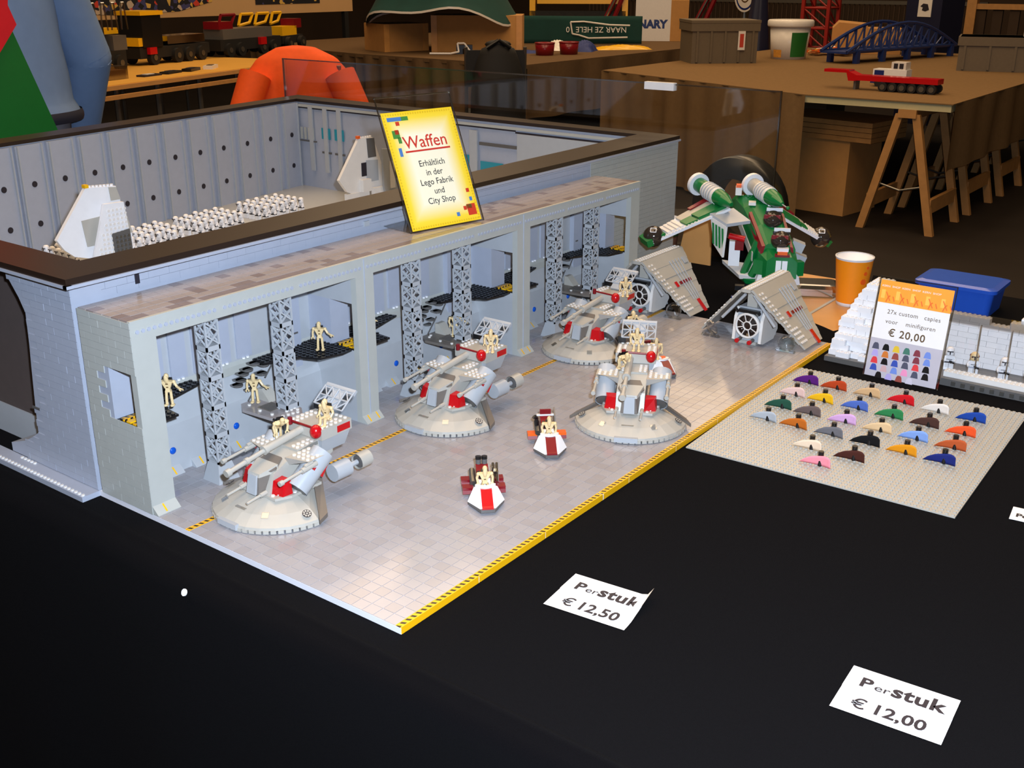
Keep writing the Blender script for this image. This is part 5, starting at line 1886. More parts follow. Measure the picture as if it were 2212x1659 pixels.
def person(label, x, y, rz, top, legs, hem, arms, h=1.0):
    p = root('person', label, 'person', (x, y, 0), R(rz))
    V = [(0, 0, .98), (0, 0, 1.18), (0, .01, 1.38), (0, .02, 1.50), (0, -.01, 1.60), (0, -.02, 1.70)]
    r = [.135, .125, .13, .06, .085, .085]
    E_ = [(0, 1), (1, 2), (2, 3), (3, 4), (4, 5)]
    for s, (el, ha) in zip((-1, 1), arms):
        n = len(V)
        V += [(s * .2, .01, 1.43), el, ha, tuple(Vector(ha) + (Vector(ha) - Vector(el)).normalized() * .08)]
        r += [.062, .045, .03, .034]
        E_ += [(2, n), (n, n + 1), (n + 1, n + 2), (n + 2, n + 3)]
        n = len(V)
        V += [(s * .1, 0, .88), (s * .11, -.02, .5), (s * .11, .02, .09), (s * .12, -.14, .05)]
        r += [.095, .06, .042, .04]
        E_ += [(0, n), (n, n + 1), (n + 1, n + 2), (n + 2, n + 3)]
        # fingers and thumb
        hv = Vector(ha) + (Vector(ha) - Vector(el)).normalized() * .07
        d = (Vector(ha) - Vector(el)).normalized()
        sd = d.cross(Vector((0, 1, 0))).normalized()
        b = len(V) - 5
    body = skin_mesh('body', V, E_, r, 'skin', p)
    for s, (el, ha) in zip((-1, 1), arms):
        d = (Vector(ha) - Vector(el)).normalized()
        sd = d.cross(Vector((1, 0, 0))).normalized()
        m = M()
        c0 = Vector(ha) + d * .075
        for i, L_ in enumerate((.07, .08, .075, .058)):
            a = c0 + sd * (.022 * (i - 1.5))
            k = a + d * L_ * .55
            m.tube([a, k, k + (d * .8 + Vector((0, -.5, 0))).normalized() * L_ * .45], .0085, 'skin', 8)
        a = Vector(ha) + d * .03 + sd * -.03
        m.tube([a, a + (d * .6 - sd * .8).normalized() * .04, a + (d * .9 - sd * .5).normalized() * .07], .0095, 'skin', 8)
        m.build('fingers', body)
    m = M()
    m.ball((0, -.02, 1.665), (.078, .095, .118), 'skin', 18, 12)
    m.hexa([(-.014, -.11, 1.635), (.014, -.11, 1.635), (.008, -.10, 1.64), (-.008, -.10, 1.64)], [(-.006, -.112, 1.685), (.006, -.112, 1.685), (.005, -.10, 1.69), (-.005, -.10, 1.69)], 'skin')
    for s in (-1, 1):
        m.ball((s * .031, -.104, 1.678), .010, 'eye', 8, 6)
        m.ball((s * .079, -.01, 1.665), (.012, .02, .03), 'skin', 8, 6)
    m.ball((0, -.106, 1.617), (.022, .008, .007), 'lip', 8, 6)
    m.build('head', body)
    m = M()
    m.ball((0, .005, 1.70), (.088, .103, .102), 'hair', 16, 10)
    m.build('hair', p)
    # jacket: closed loft round the torso, sleeves as tapered tubes
    m = M()
    lev = [(hem, .235, .165), (hem + .015, .245, .172), (hem + .05, .225, .160), (1.2, .215, .15), (1.36, .215, .14), (1.46, .17, .11), (1.50, .085, .085), (1.53, .075, .08)]

    def jf(u, v):
        k = v * (len(lev) - 1)
        i = min(int(k), len(lev) - 2)
        f = k - i
        z, a, b = [lev[i][q] + (lev[i + 1][q] - lev[i][q]) * f for q in range(3)]
        w_ = 1 + .02 * math.sin(u * 40 + z * 25) * (1 - v)
        return (a * w_ * math.cos(2 * math.pi * u), b * w_ * math.sin(2 * math.pi * u), z)
    m.grid(jf, 36, 28, top)
    for s, (el, ha) in zip((-1, 1), arms):
        m.cyl((s * .15, .01, 1.42), (s * .19, .01, 1.43), .09, top, 14, .085)
        m.cyl((s * .19, .01, 1.43), el, .085, top, 14, .07)
        m.ball(el, .07, top, 12, 8)
        m.cyl(el, tuple(Vector(el).lerp(Vector(ha), .96)), .07, top, 14, .05)
    jk = m.build('jacket', p)
    m = M()
    m.grid(lambda u, v: ((.247 + .004 * math.sin(3.14 * v)) * math.cos(2 * math.pi * u), (.174 + .004 * math.sin(3.14 * v)) * math.sin(2 * math.pi * u), hem - .004 + .03 * v), 36, 3, 'jacket_trim' if top == 'jacket_blue' else top)
    m.build('hem_band', jk)
    if top == 'jacket_blue':
        m = M()
        m.tube([(-.12, -.167, hem), (-.135, -.172, hem + .1), (-.16, -.165, hem + .22)], .008, 'jacket_trim', 6)
        m.build('draw_cord', jk)
    m = M()
    for s in (-1, 1):
        m.grid(lambda u, v: (s * (.105 + .005 * v) + (.1 - .035 * v) * math.cos(2 * math.pi * u), .01 + (.115 - .05 * v) * math.sin(2 * math.pi * u), 1.02 - .94 * v), 16, 8, legs)
    m.build('trousers', p)
    for s in (-1, 1):
        m = M()
        m.ball((s * .12, -.06, .05), (.05, .14, .05), 'shoe', 12, 8)
        m.build('shoe', p)
    return p


person('person in a light blue jacket holding a red and green bag beyond the courtyard', .90, 2.34, 172, 'jacket_blue', 'trousers', 1.0, [((-.30, -.02, 1.16), (-.30, -.12, .93)), ((.30, .02, 1.18), (.31, -.06, .93))])
mat('bag_red', (216, 20, 32), .5, var=.08)
mat('bag_green', (10, 104, 30), .5, var=.08)
t = root('carrier_bag', 'red and green plastic bag carried beside the blue jacket', 'bag', (.745, 2.03, .97))
m = M()
m.hexa([(-.16, -.03, .0), (.145, -.05, .0), (.14, .03, .0), (-.16, .03, .0)], [(-.16, -.03, .30), (.03, -.04, .36), (.03, .02, .36), (-.16, .03, .36)], 'bag_green')
m.build('green_side', t)
m = M()
m.add([(-.16, -.055, .05), (.005, -.055, .235), (.06, -.055, .30), (.045, -.055, .345), (.055, -.055, .40), (-.06, -.055, .50), (-.16, -.055, .54),
       (-.16, -.04, .05), (.005, -.04, .235), (.06, -.04, .30), (.045, -.04, .345), (.055, -.04, .40), (-.06, -.04, .50), (-.16, -.04, .54)],
      [(0, 1, 2, 3, 4, 5, 6), (13, 12, 11, 10, 9, 8, 7)] + [(i, 7 + i, 7 + (i + 1) % 7, (i + 1) % 7) for i in range(7)], 'bag_red')
m.build('red_side', t)
person('person in a yellow shirt and dark jeans cut off by the right edge', 2.18, -.345, 60, 'shirt_yellow', 'jeans', .80, [((-.29, -.05, 1.18), (-.30, -.2, 1.0)), ((.29, -.05, 1.18), (.3, -.2, 1.0))])

# ------------------------------------------------------------------ other exhibitors' tables
mat('cloth_taupe2', (104, 82, 58), .95, spec=.1, var=.14, nscale=30)
mat('board_pale', (206, 196, 150), .6)
mat('paper_yellow', (214, 160, 60), .8, var=.06, nscale=6)


def curtain(m, a, b, z0, z1, mt, amp=.025, n=40, frills=22):
    a, b = Vector((*a, 0)), Vector((*b, 0))
    d = (b - a)
    nn = Vector((-d.y, d.x, 0)).normalized()
    L_ = d.length

    def fn(u, v):
        p = a + d * u + nn * (amp * (1 - v) * math.sin(u * L_ * frills) + .012 * math.sin(u * 60))
        return (p.x, p.y, z0 + (z1 - z0) * v)
    m.grid(fn, n, 6, mt)


T2 = .73
t = root('trestle_table', 'taupe covered trestle table at the right with a pale bare board edge', 'table', (7.5, 2.3, 0))
of = (-7.5, -2.3, 0)
m = M()
m.prism([(5.54, 1.07), (5.54, 1.9), (6.26, 3.74), (9.6, 3.74), (9.6, 1.07)], T2 - .045, T2 - .006, 'board_pale')
m.build('table_board', t, of)
m = M()
m.prism([(5.53, 1.06), (5.53, 1.9), (6.25, 3.75), (9.62, 3.75), (9.62, 1.06)], T2 - .006, T2, 'cloth_taupe')
curtain(m, (6.25, 3.76), (5.52, 1.89), .02, T2 - .003, 'cloth_taupe', .03, 60)
curtain(m, (5.56, 1.055), (9.6, 1.055), .36, T2 - .003, 'cloth_taupe', .012, 60, 9)
m.build('table_cover', t, of)
for i, x0 in enumerate((5.56, 6.29, 7.05, 7.9)):
    tr = root('trestle', ['nearest wooden trestle under the right table', 'second wooden trestle under the right table', 'third wooden trestle under the right table', 'fourth wooden trestle under the right table, farthest along'][i], 'trestle', (x0 + .24, 1.3, 0), 0, 'wooden trestles')
    for sx in (-.24, .24):
        for sy in (-1, 1):
            m = M()
            m.hexa([(sx - .018, sy * .20 - .022, 0), (sx + .018, sy * .20 - .022, 0), (sx + .018, sy * .20 + .022, 0), (sx - .018, sy * .20 + .022, 0)],
                   [(sx - .018, sy * .045 - .022, .66), (sx + .018, sy * .045 - .022, .66), (sx + .018, sy * .045 + .022, .66), (sx - .018, sy * .045 + .022, .66)], 'wood_leg')
            m.build('leg', tr)
        m = M()
        m.tube([(sx, -.14, .27), (sx, 0, .235), (sx, .14, .27)], .006, 'steel', 6)
        m.build('stay', tr)
    for sy in (-1, 1):
        M().box((-.24, sy * .172 - .012, .12), (.24, sy * .172 + .012, .2), 'wood_leg').build('rail', tr)
    M().box((-.27, -.05, .64), (.27, .05, .684), 'wood_leg').build('top_beam', tr)
t = root('cardboard_box', 'large brown cardboard box standing under the right table', 'box', (6.0, 1.86, 0), R(-8))
M().box((-.2, -.2, 0), (.2, .2, .44), 'kraft').build('carton', t)
M().box((-.2, -.2, .44), (.2, .2, .452), 'kraft').build('lid_flap', t)
t = root('plank_stack', 'stack of long wooden planks lying beneath the right table', 'planks', (6.0, 1.86, .4525), R(-8))
for i in range(4):
    M().box((-.22, -.34, .03 * i), (.22, .34, .03 * i + .027), 'wood_leg').build('plank', t)

t = root('trestle_table', 'long taupe draped table in the middle of the background', 'table', (7.6, 6.3, 0))
of = (-7.6, -6.3, 0)
m = M()
m.prism([(6.28, 4.47), (6.4, 6.4), (6.75, 8.2), (9.9, 8.2), (9.9, 4.47)], T2 - .03, T2, 'cloth_taupe2')
curtain(m, (6.28, 4.45), (9.8, 4.45), .32, T2 - .01, 'cloth_taupe2', .03, 60, 12)
curtain(m, (6.75, 8.2), (6.4, 6.4), .02, T2 - .01, 'cloth_taupe2', .03, 40)
curtain(m, (6.4, 6.4), (6.27, 4.46), .04, T2 - .01, 'cloth_taupe2', .05, 50, 30)
m.build('table_cover', t, of)
for (x, y) in ((6.5, 4.7), (8.0, 4.7), (9.6, 4.7), (9.6, 7.9), (7.0, 7.9)):
    M().box((x - .03, y - .03, 0), (x + .03, y + .03, T2 - .03), 'wood_leg').build('leg', t, of)

t = root('trestle_table', 'table with yellow paper top and metal legs behind the blue jacket', 'table', (4.2, 6.4, 0), R(15.4))
m = M()
m.box((-1.5, -.62, T2 - .03), (1.3, .75, T2 - .004), 'kraft')
m.build('table_board', t)
M().box((-1.5, -.6, T2 - .004), (1.3, .75, T2), 'paper_yellow').build('paper_cover', t)
M().box((-1.5, -.64, T2 - .085), (1.3, -.61, T2 - .06), 'wood_leg').build('edge_rail', t)
for x in (-1.35, -.9, -.5, -.05, .4, .85, 1.2):
    m = M()
    m.cyl((x, -.55, 0), (x, -.55, T2 - .03), .018, 'steel', 8)
    m.cyl((x + .1, .6, 0), (x + .1, .6, T2 - .03), .018, 'steel', 8)
    m.build('leg', t)
for x, c_ in ((.92, 'dark_red'), (.94, 'navy')):
    pass
t2 = root('crate', 'dark red crate under the yellow table', 'crate', (5.15, 6.15, 0), R(15))
M().box((-.12, -.1, 0), (.12, .1, .22), 'dark_red').build('crate_body', t2)
M().box((-.125, -.105, .22), (.125, .105, .25), 'white_warm').build('crate_lid', t2)


# ------------------------------------------------------------------ construction vehicles on the yellow table
def truck(name, label, x, y, rz, parts, wheels, z=T2):
    t = root(name, label, 'toy vehicle', (x, y, z), R(rz), 'construction vehicles on the yellow table')
    for nm, a, b, mt in parts:
        M().box(a, b, mt).build(nm, t)
    for wx in wheels:
        for sy in (-1, 1):
            m = M()
            m.cyl((wx, sy * .085, .055), (wx, sy * .125, .055), .055, 'black_soft', 16)
            m.cyl((wx, sy * .126, .055), (wx, sy * .129, .055), .022, 'steel', 10)
            m.build('wheel', t)
    return t


tr1 = truck('loader', 'yellow and black toy loader with clear posts, leftmost on the yellow table', 3.85, 6.5, 15, [
    ('chassis', (-.3, -.1, .05), (.3, .1, .14), 'black_soft'), ('cab', (-.12, -.1, .14), (.1, .1, .30), 'black'), ('boom', (-.28, -.05, .25), (.3, .05, .29), 'yellow'),
    ('bucket', (-.42, -.14, .06), (-.3, .14, .2), 'yellow'), ('rear_block', (.18, -.1, .14), (.32, .1, .24), 'dark_grey'), ('roof_lamp', (-.26, -.06, .3), (-.08, .06, .38), 'dark_red')], (-.2, .02, .22))
for i in range(6):
    x = -.25 + i * .1
    m = M()
    m.tube([(x, -.13, .28), (x + .015, -.13, .46), (x + .045, -.13, .46), (x + .06, -.13, .28)], .007, 'acrylic_edge', 6)
    m.build('clear_post', tr1)
tr2 = truck('dump_truck', 'black and yellow toy truck with a tall cab on the yellow table', 4.72, 6.86, 15, [
    ('chassis', (-.34, -.1, .05), (.5, .1, .13), 'black_soft'), ('cab', (-.3, -.11, .13), (-.08, .11, .36), 'black'), ('cab_roof', (-.32, -.12, .36), (-.06, .12, .39), 'yellow'),
    ('cab_front', (-.345, -.1, .14), (-.3, .1, .2), 'yellow'), ('crane_arm', (-.08, -.03, .16), (-.02, .03, .36), 'yellow'), ('tank', (.0, -.09, .14), (.46, .09, .2), 'chrome'), ('red_light', (-.26, -.13, .08), (-.18, -.1, .13), 'red')], (-.2, .08, .22, .38))
tr3 = truck('crane_truck', 'toy crane truck with red and yellow lattice arms on the yellow table', 5.72, 7.08, 12, [
    ('chassis', (-.4, -.1, .05), (.42, .1, .14), 'black_soft'), ('body', (-.36, -.1, .14), (.3, .1, .22), 'dark_grey'), ('red_hood', (-.38, -.08, .22), (-.2, .08, .28), 'dark_red'), ('red_light', (.1, -.13, .08), (.18, -.1, .14), 'red')], (-.3, -.15, .15, .3))
for k, (x0, x1, mt) in enumerate(((-.1, .1, 'yellow'), (.12, .32, 'yellow'), (-.36, -.14, 'dark_red'), (.34, .5, 'yellow'))):
    m = M()
    m.tube([(x0, -.06, .24), (x0 + .04, -.06, .33), (x1, -.06, .33), (x1 - .05, -.06, .26), (x0, -.06, .24)], .013, mt, 6)
    m.build('lattice_arm', tr3)
tr4 = truck('grader', 'small yellow and red toy machine at the far end of the yellow table', 6.5, 7.4, 20, [
    ('chassis', (-.2, -.08, .05), (.2, .08, .12), 'black_soft'), ('body', (-.18, -.07, .12), (.1, .07, .2), 'yellow'), ('red_cap', (.06, -.07, .18), (.2, .07, .26), 'dark_red')], (-.12, .12))
t = root('clear_tub', 'small clear plastic tub of parts at the front of the yellow table', 'tub', (3.62, 5.92, T2), R(15))
M().box((-.11, -.08, 0), (.11, .08, .085), 'acrylic_edge').build('tub_wall', t)
M().box((-.1, -.07, .004), (.1, .07, .06), 'kraft').build('contents', t)
for i in range(4):
    t = root('tool_strip', ['dark folded leaflet', 'dark cable bundle', 'black pen case', 'pale instruction slip'][i] + ' lying along the front of the yellow table', 'stationery', (3.95 + .22 * i, 5.93 + .06 * i, T2), R(15 + 8 * i))
    M().box((-.09, -.035, 0), (.09, .035, .012 + .004 * i), ['ink', 'black_soft', 'black', 'white_warm'][i]).build('slip', t)
    M().box((-.05, -.02, .012 + .004 * i), (.03, .02, .016 + .004 * i), ['white_warm', 'ink', 'ink', 'ink_brown'][i]).build('band', t)

# photo panel behind
mat('panel_board', (196, 158, 110), .8, var=.06, nscale=5)


def mat_mosaic():
    m = mat('mosaic', (40, 38, 60), .7)
    nt = m.node_tree
    b = nt.nodes['Principled BSDF']
    g_ = nt.nodes.new('ShaderNodeNewGeometry')
    v = nt.nodes.new('ShaderNodeTexVoronoi')
    v.inputs['Scale'].default_value = 22
    nt.links.new(g_.outputs['Position'], v.inputs['Vector'])
    r_ = nt.nodes.new('ShaderNodeValToRGB')
    r_.color_ramp.interpolation = 'CONSTANT'
    els = [(0, (14, 14, 26)), (.5, (60, 60, 110)), (.66, (190, 170, 150)), (.76, (20, 18, 30)), (.86, (200, 60, 40)), (.92, (210, 170, 80))]
    cr_ = r_.color_ramp
    cr_.elements[0].color = (*s2l(els[0][1]), 1)
    cr_.elements[1].position = els[1][0]
    cr_.elements[1].color = (*s2l(els[1][1]), 1)
    for p_, c_ in els[2:]:
        e = cr_.elements.new(p_)
        e.color = (*s2l(c_), 1)
    sp = nt.nodes.new('ShaderNodeSeparateColor')
    nt.links.new(v.outputs['Color'], sp.inputs[0])
    nt.links.new(sp.outputs[0], r_.inputs[0])
    nt.links.new(r_.outputs[0], b.inputs['Base Color'])


mat_mosaic()
t = root('photo_panel', 'tan display panel with dark crowded photo prints behind the yellow table', 'display panel', (6.6, 8.6, 0))
M().box((-2.3, 0, .985), (2.0, .03, 2.0), 'panel_board').build('panel', t)
m = M()
m.add([(-1.9, -.004, 1.06), (-1.0, -.004, 1.02), (-.35, -.004, 1.04), (-.15, -.004, 1.08), (.05, -.004, 1.12), (.05, -.004, 1.6), (-1.9, -.004, 1.6)], [(0, 1, 2, 3, 4, 5, 6)], 'mosaic')
m.build('photo_print', t)
M().box((.6, -.004, 1.08), (1.5, 0, 1.6), 'mosaic').build('photo_print', t)
for x in (-2.2, 1.9):
    M().box((x - .03, .0, 0), (x + .03, .05, .985), 'black_soft').build('post', t)

# ------------------------------------------------------------------ on the middle table
mat('green_cloth', (14, 62, 58), .9, var=.2, nscale=10)
for (x, y, w_, d_, h_, rz, lab) in ((6.95, 6.42, .44, .4, .235, -20, 'tan cardboard box at the left under the green cloth'), (7.35, 5.78, .80, .45, .31, -56, 'wide tan cardboard box under the green cloth, next to the black bag')):
    t = root('cardboard_box', lab, 'box', (x, y, T2), R(rz))
    M().box((-w_ / 2, -d_ / 2, 0), (w_ / 2, d_ / 2, h_), 'kraft').build('carton', t)
    M().box((-w_ / 2 - .002, -d_ / 2 - .006, 0), (-w_ / 2 + .05, -d_ / 2, h_), 'wood_board').build('corner_strip', t)
    M().box((w_ / 2 - .05, -d_ / 2 - .006, 0), (w_ / 2 + .002, -d_ / 2, h_), 'wood_board').build('corner_strip', t)
t = root('green_cover', 'dark green cloth bundled over the tan boxes', 'cloth', (7.2, 6.1, T2 + .24))
m = M()


def gc(u, v):
    a = 2 * math.pi * u
    k = [(.0, .62), (.06, .58), (.2, .5), (.34, .36), (.42, 0.01)]
    f = v * (len(k) - 1)
    i = min(int(f), len(k) - 2)
    z, r_ = [k[i][q] + (k[i + 1][q] - k[i][q]) * (f - i) for q in range(2)]
    zz = z + (.07 * math.sin(a * 2 + .6) + .03 * math.sin(a * 5)) * (1 - v) + .075
    return (r_ * 1.05 * math.cos(a) * (1 + .06 * math.sin(a * 5)), r_ * 1.15 * math.sin(a), zz)


m.grid(gc, 48, 14, 'green_cloth')
m.build('cover', t)
m = M()
m.grid(lambda u, v: tuple(Vector(gc(u, 0)) + Vector((0, 0, -.018 + .018 * v))), 48, 2, 'white_warm')
m.build('pale_hem', t)
t = root('power_block', 'small black charger with a white cable before the tan box', 'charger', (6.95, 5.62, T2), R(-50))
M().box((-.07, -.04, 0), (.07, .04, .075), 'black').build('charger_body', t)
m = M()
m.tube([(-.3, -.1, .01), (-.12, -.12, .01), (-.05, -.06, .02), (-.06, -.045, .09), (0, -.045, .09), (.06, -.06, .01), (.22, -.08, .01)], .008, 'white', 6)
m.build('cable', t)
t = root('banner', 'green cloth banner with pale outlined letters upside down on the middle table', 'banner', (8.7, 5.6, T2), R(-58))
m = M()
m.grid(lambda u, v: (-.62 + 1.24 * u, .03 * math.sin(u * 9) - .01, .005 + .26 * v), 30, 6, 'green_cloth')
bo = m.build('banner_cloth', t)
bo.modifiers.new('thick', 'SOLIDIFY').thickness = .006
m = M()
m.tube([(.48, -.055, .07), (.1, -.055, .06), (.0, -.055, .09), (-.06, -.055, .1), (-.08, -.055, .21), (.05, -.055, .215), (.3, -.055, .185), (.5, -.055, .18)], .008, 'white_warm', 6)
m.build('outline', bo)
text('NAAR ZE HELE 10', .075, 'lettering', bo, (.47, -.05, .165), (R(90), R(180), 0), m='paper')
for i, (x, y, lab) in enumerate(((7.24, 4.97, 'dark red cup on the middle table, the left one'), (7.46, 4.87, 'dark red cup on the middle table, the right one'))):
    t = root('plastic_cup', lab, 'cup', (x, y, T2), 0, 'dark red cups')
    M().lathe([(0, 0), (.075, 0), (.085, .1), (.078, .1), (.07, .01), (0, .01)], 'dark_red', n=20).build('cup_wall', t)
    M().lathe([(.085, .095), (.09, .1), (.085, .105), (.078, .1)], 'dark_red', n=20).build('rim', t)
mat('bag_blue', (20, 44, 112), .6)
for (x, y, w_, d_, h_, nm, mt, lab, rz) in ((7.9, 5.0, .3, .2, .1, 'folded_bag', 'bag_blue', 'blue plastic wrapper behind the dark red cups', 20), (8.3, 4.85, .55, .16, .045, 'folded_bag', 'yellow', 'flat yellow bag lying near the edge of the middle table', -42), (7.9, 5.3, .32, .2, .09, 'paper_bag', 'white_warm', 'crumpled white paper bag before the green banner', 10), (7.35, 5.25, .3, .12, .03, 'folded_bag', 'bag_blue', 'flat blue wrapper beside the black bag', -50)):
    t = root(nm, lab, 'bag', (x, y, T2), R(rz))
    m = M()
    m.grid(lambda u, v: (w_ * (u - .5), d_ * (v - .5), h_ * max(0, math.sin(math.pi * u) * math.sin(math.pi * v)) ** .5 * (.75 + .25 * math.sin(u * 17 + v * 11))), 18, 10, mt)
    m.build('wrapper', t)
# yellow crane and white carton farther back
t = truck('tracked_crane', 'yellow toy crane carrier with two rows of wheels behind the green banner', 9.35, 6.05, -58, [
    ('chassis', (-.5, -.1, .06), (.5, .1, .13), 'black_soft'), ('deck', (-.42, -.11, .2), (.45, .11, .25), 'yellow'), ('tower', (-.1, -.08, .25), (.3, .08, .52), 'yellow'), ('front_post', (-.5, -.1, .06), (-.44, .1, .3), 'yellow'), ('rear_post', (.46, -.1, .06), (.52, .1, .25), 'yellow'), ('cab', (-.42, -.09, .25), (-.16, .09, .45), 'black')],
    (-.32, -.2, -.08, .04, .18, .28, .38), T2 + .16)
t['group'] = 'construction vehicles on the middle table'
M().box((-.55, -.2, -.16), (.55, .2, 0), 'wood_leg').build('plinth', t)
t = root('carton', 'white carton lettered NARY behind the green banner', 'box', (9.75, 5.35, T2), R(-60))
cb_ = M().box((-.2, -.15, 0), (.16, .15, .42), 'white_warm').build('carton_body', t)
M().box((.16, -.15, 0), (.34, .15, .40), 'kraft').build('carton_flap', t)
text('NARY', .11, 'lettering', cb_, (-.17, -.151, .13), (R(90), 0, 0), m='navy', bold=.006)
for (x, y, lab) in ((9.5, 5.75, 'red toy machine left of the white carton'), (10.1, 5.0, 'red toy machine right of the white carton')):
    t = root('red_machine', lab, 'toy machine', (x, y, .0), R(-60), 'red toy machines')
    M().box((-.1, -.1, T2 + .001), (.1, .1, T2 + .12), 'dark_red').build('machine_base', t)
    m = M()
    m.tube([(-.1, -.1, T2 + .1), (.1, -.1, T2 + .5), (.16, -.1, T2 + .5), (.0, -.1, T2 + .1)], .025, 'dark_red', 6)
    m.tube([(-.12, -.12, T2 + .06), (.08, -.12, T2 + .46)], .012, 'chrome', 6)
    m.build('machine_arm', t)

# chairs with a jacket and a bag
mat('jacket_orange', (232, 84, 10), .75, var=.1, nscale=40, bump=.25, bscale=60)


def chair(label, x, y, rz, grp):
    t = root('folding_chair', label, 'chair', (x, y, 0), R(rz), grp)
    for s in (-1, 1):
        m = M()
        m.tube([(s * .2, -.2, 0), (s * .2, .16, .48), (s * .2, .22, .92)], .012, 'steel', 8)
        m.build('back_leg', t)
        m = M()
        m.tube([(s * .18, .25, 0), (s * .18, -.2, .46)], .012, 'steel', 8)
        m.build('front_leg', t)
    M().box((-.2, -.2, .44), (.2, .18, .47), 'black_soft').build('seat', t)
    M().box((-.2, .2, .66), (.2, .225, .9), 'black_soft').build('backrest', t)
    return t


chair('folding chair hidden under the orange jacket', 3.6, 4.05, 140, 'folding chairs')
t = root('orange_jacket', 'bright orange jacket hung over a chair back beyond the acrylic screen', 'jacket', (3.48, 3.94, .40), R(140))


def oj(u, v):
    a = 2 * math.pi * u
    k = [(0.0, .36, .17), (.3, .33, .16), (.46, .29, .14), (.56, .21, .11), (.615, .10, .07), (.625, .01, .01)]
    f = v * (len(k) - 1)
    i = min(int(f), len(k) - 2)
    z, ax, ay = [k[i][q] + (k[i + 1][q] - k[i][q]) * (f - i) for q in range(3)]
    fold = 1 + .05 * math.sin(a * 7 + z * 9) * (1 - v)
    return (ax * fold * math.cos(a), .0 + ay * fold * math.sin(a), z)


m = M()
m.grid(oj, 48, 24, 'jacket_orange')
jb = m.build('jacket_body', t)
for s in (-1, 1):
    m = M()
    m.cyl((s * .22, .1, .48), (s * .30, .17, .28), .085, 'jacket_orange', 14, .08)
    m.ball((s * .30, .17, .28), .08, 'jacket_orange', 12, 8)
    m.cyl((s * .30, .17, .28), (s * .27, .22, .0), .08, 'jacket_orange', 14, .06)
    m.build('sleeve', t)
chair('folding chair with a black bag on its back before the middle table', 5.55, 4.2, 130, 'folding chairs')
t = root('black_bag', 'black rucksack hanging on a chair back before the middle table', 'bag', (5.36, 4.02, .42), R(132))
m = M()
m.grid(lambda u, v: ((.19 - .10 * v ** 3) * math.cos(2 * math.pi * u) * (1 if v < .99 else .05), (.11 - .05 * v * v) * math.sin(2 * math.pi * u), .03 + .50 * v), 28, 14, 'black_soft')
m.ball((0, 0, .52), (.09, .06, .03), 'black_soft', 12, 6)
m.build('bag_body', t)
m = M()
m.tube([(-.08, .06, .5), (0, .07, .55), (.08, .06, .5)], .012, 'black', 8)
m.build('handle', t)

# ------------------------------------------------------------------ on the right table
mat('crate_grey', (104, 92, 74), .6, var=.1)
mat('label_red', (190, 60, 40), .6)


def crate(label, x, y, rz, w_, d_, h_, lid=True):
    t = root('storage_crate', label, 'crate', (x, y, T2), R(rz), 'grey storage crates')
    M().box((-w_ / 2, -d_ / 2, 0), (w_ / 2, d_ / 2, h_), 'crate_grey').build('crate_body', t)
    M().box((-w_ / 2 - .012, -d_ / 2 - .012, h_ - .06), (w_ / 2 + .012, d_ / 2 + .012, h_), 'crate_grey').build('rim', t)
    for i in range(5):
        x_ = -w_ / 2 + .04 + (w_ - .08) * i / 4
        M().box((x_ - .008, -d_ / 2 - .01, .01), (x_ + .008, -d_ / 2, h_ - .06), 'crate_grey').build('crate_rib', t)
    if lid:
        M().box((-w_ / 2 - .015, -d_ / 2 - .015, h_), (w_ / 2 + .015, d_ / 2 + .015, h_ + .02), 'crate_grey').build('lid', t)
    return t


ck = crate('grey lidded storage crate with a red sticker on the right table', 7.48, 3.46, -47, .52, .36, .30)
M().box((.10, -.197, .1), (.155, -.19, .24), 'white_warm').build('sticker', ck)
M().box((.112, -.1975, .12), (.143, -.19, .22), 'label_red').build('sticker_print', ck)
crate('grey open storage crate at the right edge of the right table', 8.05, 1.38, -76, .75, .38, .235, False)
t = root('gift_box', 'small shiny gold and white box on the right grey crate', 'box', (8.05, 1.22, T2 + .235), R(-70))
M().box((-.11, -.07, 0), (.11, .07, .11), 'white_warm').build('box_body', t)
mat('gold', (220, 180, 80), .2, metal=1.0)
M().box((-.112, -.072, .11), (.112, .072, .125), 'gold').build('box_lid', t)
mat('label_green2', (30, 108, 40), .5)
t = root('bucket', 'white plastic bucket with a green label on the right table', 'bucket', (8.16, 3.16, T2))
m = M()
m.lathe([(0, 0), (.140, 0), (.163, .25), (0, .25)], 'white_warm', n=32)
bk_ = m.build('bucket_body', t)
M().lathe([(.163, .25), (.182, .252), (.186, .262), (.186, .295), (.176, .305), (0, .305)], 'white_warm', n=32).build('lid', t)
m = M()
a0 = math.atan2(-3.8, -8.8)
m.grid(lambda u, v: ((.1432 + .019 * v) * math.cos(a0 + .1 + 1.0 * u), (.1432 + .019 * v) * math.sin(a0 + .1 + 1.0 * u), .02 + .19 * v), 10, 3, 'label_green2')
m.build('green_label', bk_)
mat('label_fruit', (214, 150, 60), .6, var=.4, nscale=60)
m = M()
m.grid(lambda u, v: ((.1434 + .006 * v) * math.cos(a0 - .95 + .55 * u), (.1434 + .006 * v) * math.sin(a0 - .95 + .55 * u), .015 + .06 * v), 8, 3, 'label_fruit')
m.build('fruit_print', bk_)
t = root('cardboard_box', 'open topped brown cardboard box behind the blue truss bridge', 'box', (9.25, 2.92, T2), R(-68))
M().box((-.29, -.2, 0), (.29, .2, .21), 'kraft').build('carton', t)
m = M()
m.hexa([(-.29, -.2, .21), (.0, -.2, .21), (.0, .2, .21), (-.29, .2, .21)], [(-.24, -.2, .26), (.0, -.2, .24), (.0, .2, .245), (-.24, .2, .265)], 'kraft')
m.build('flap', t)
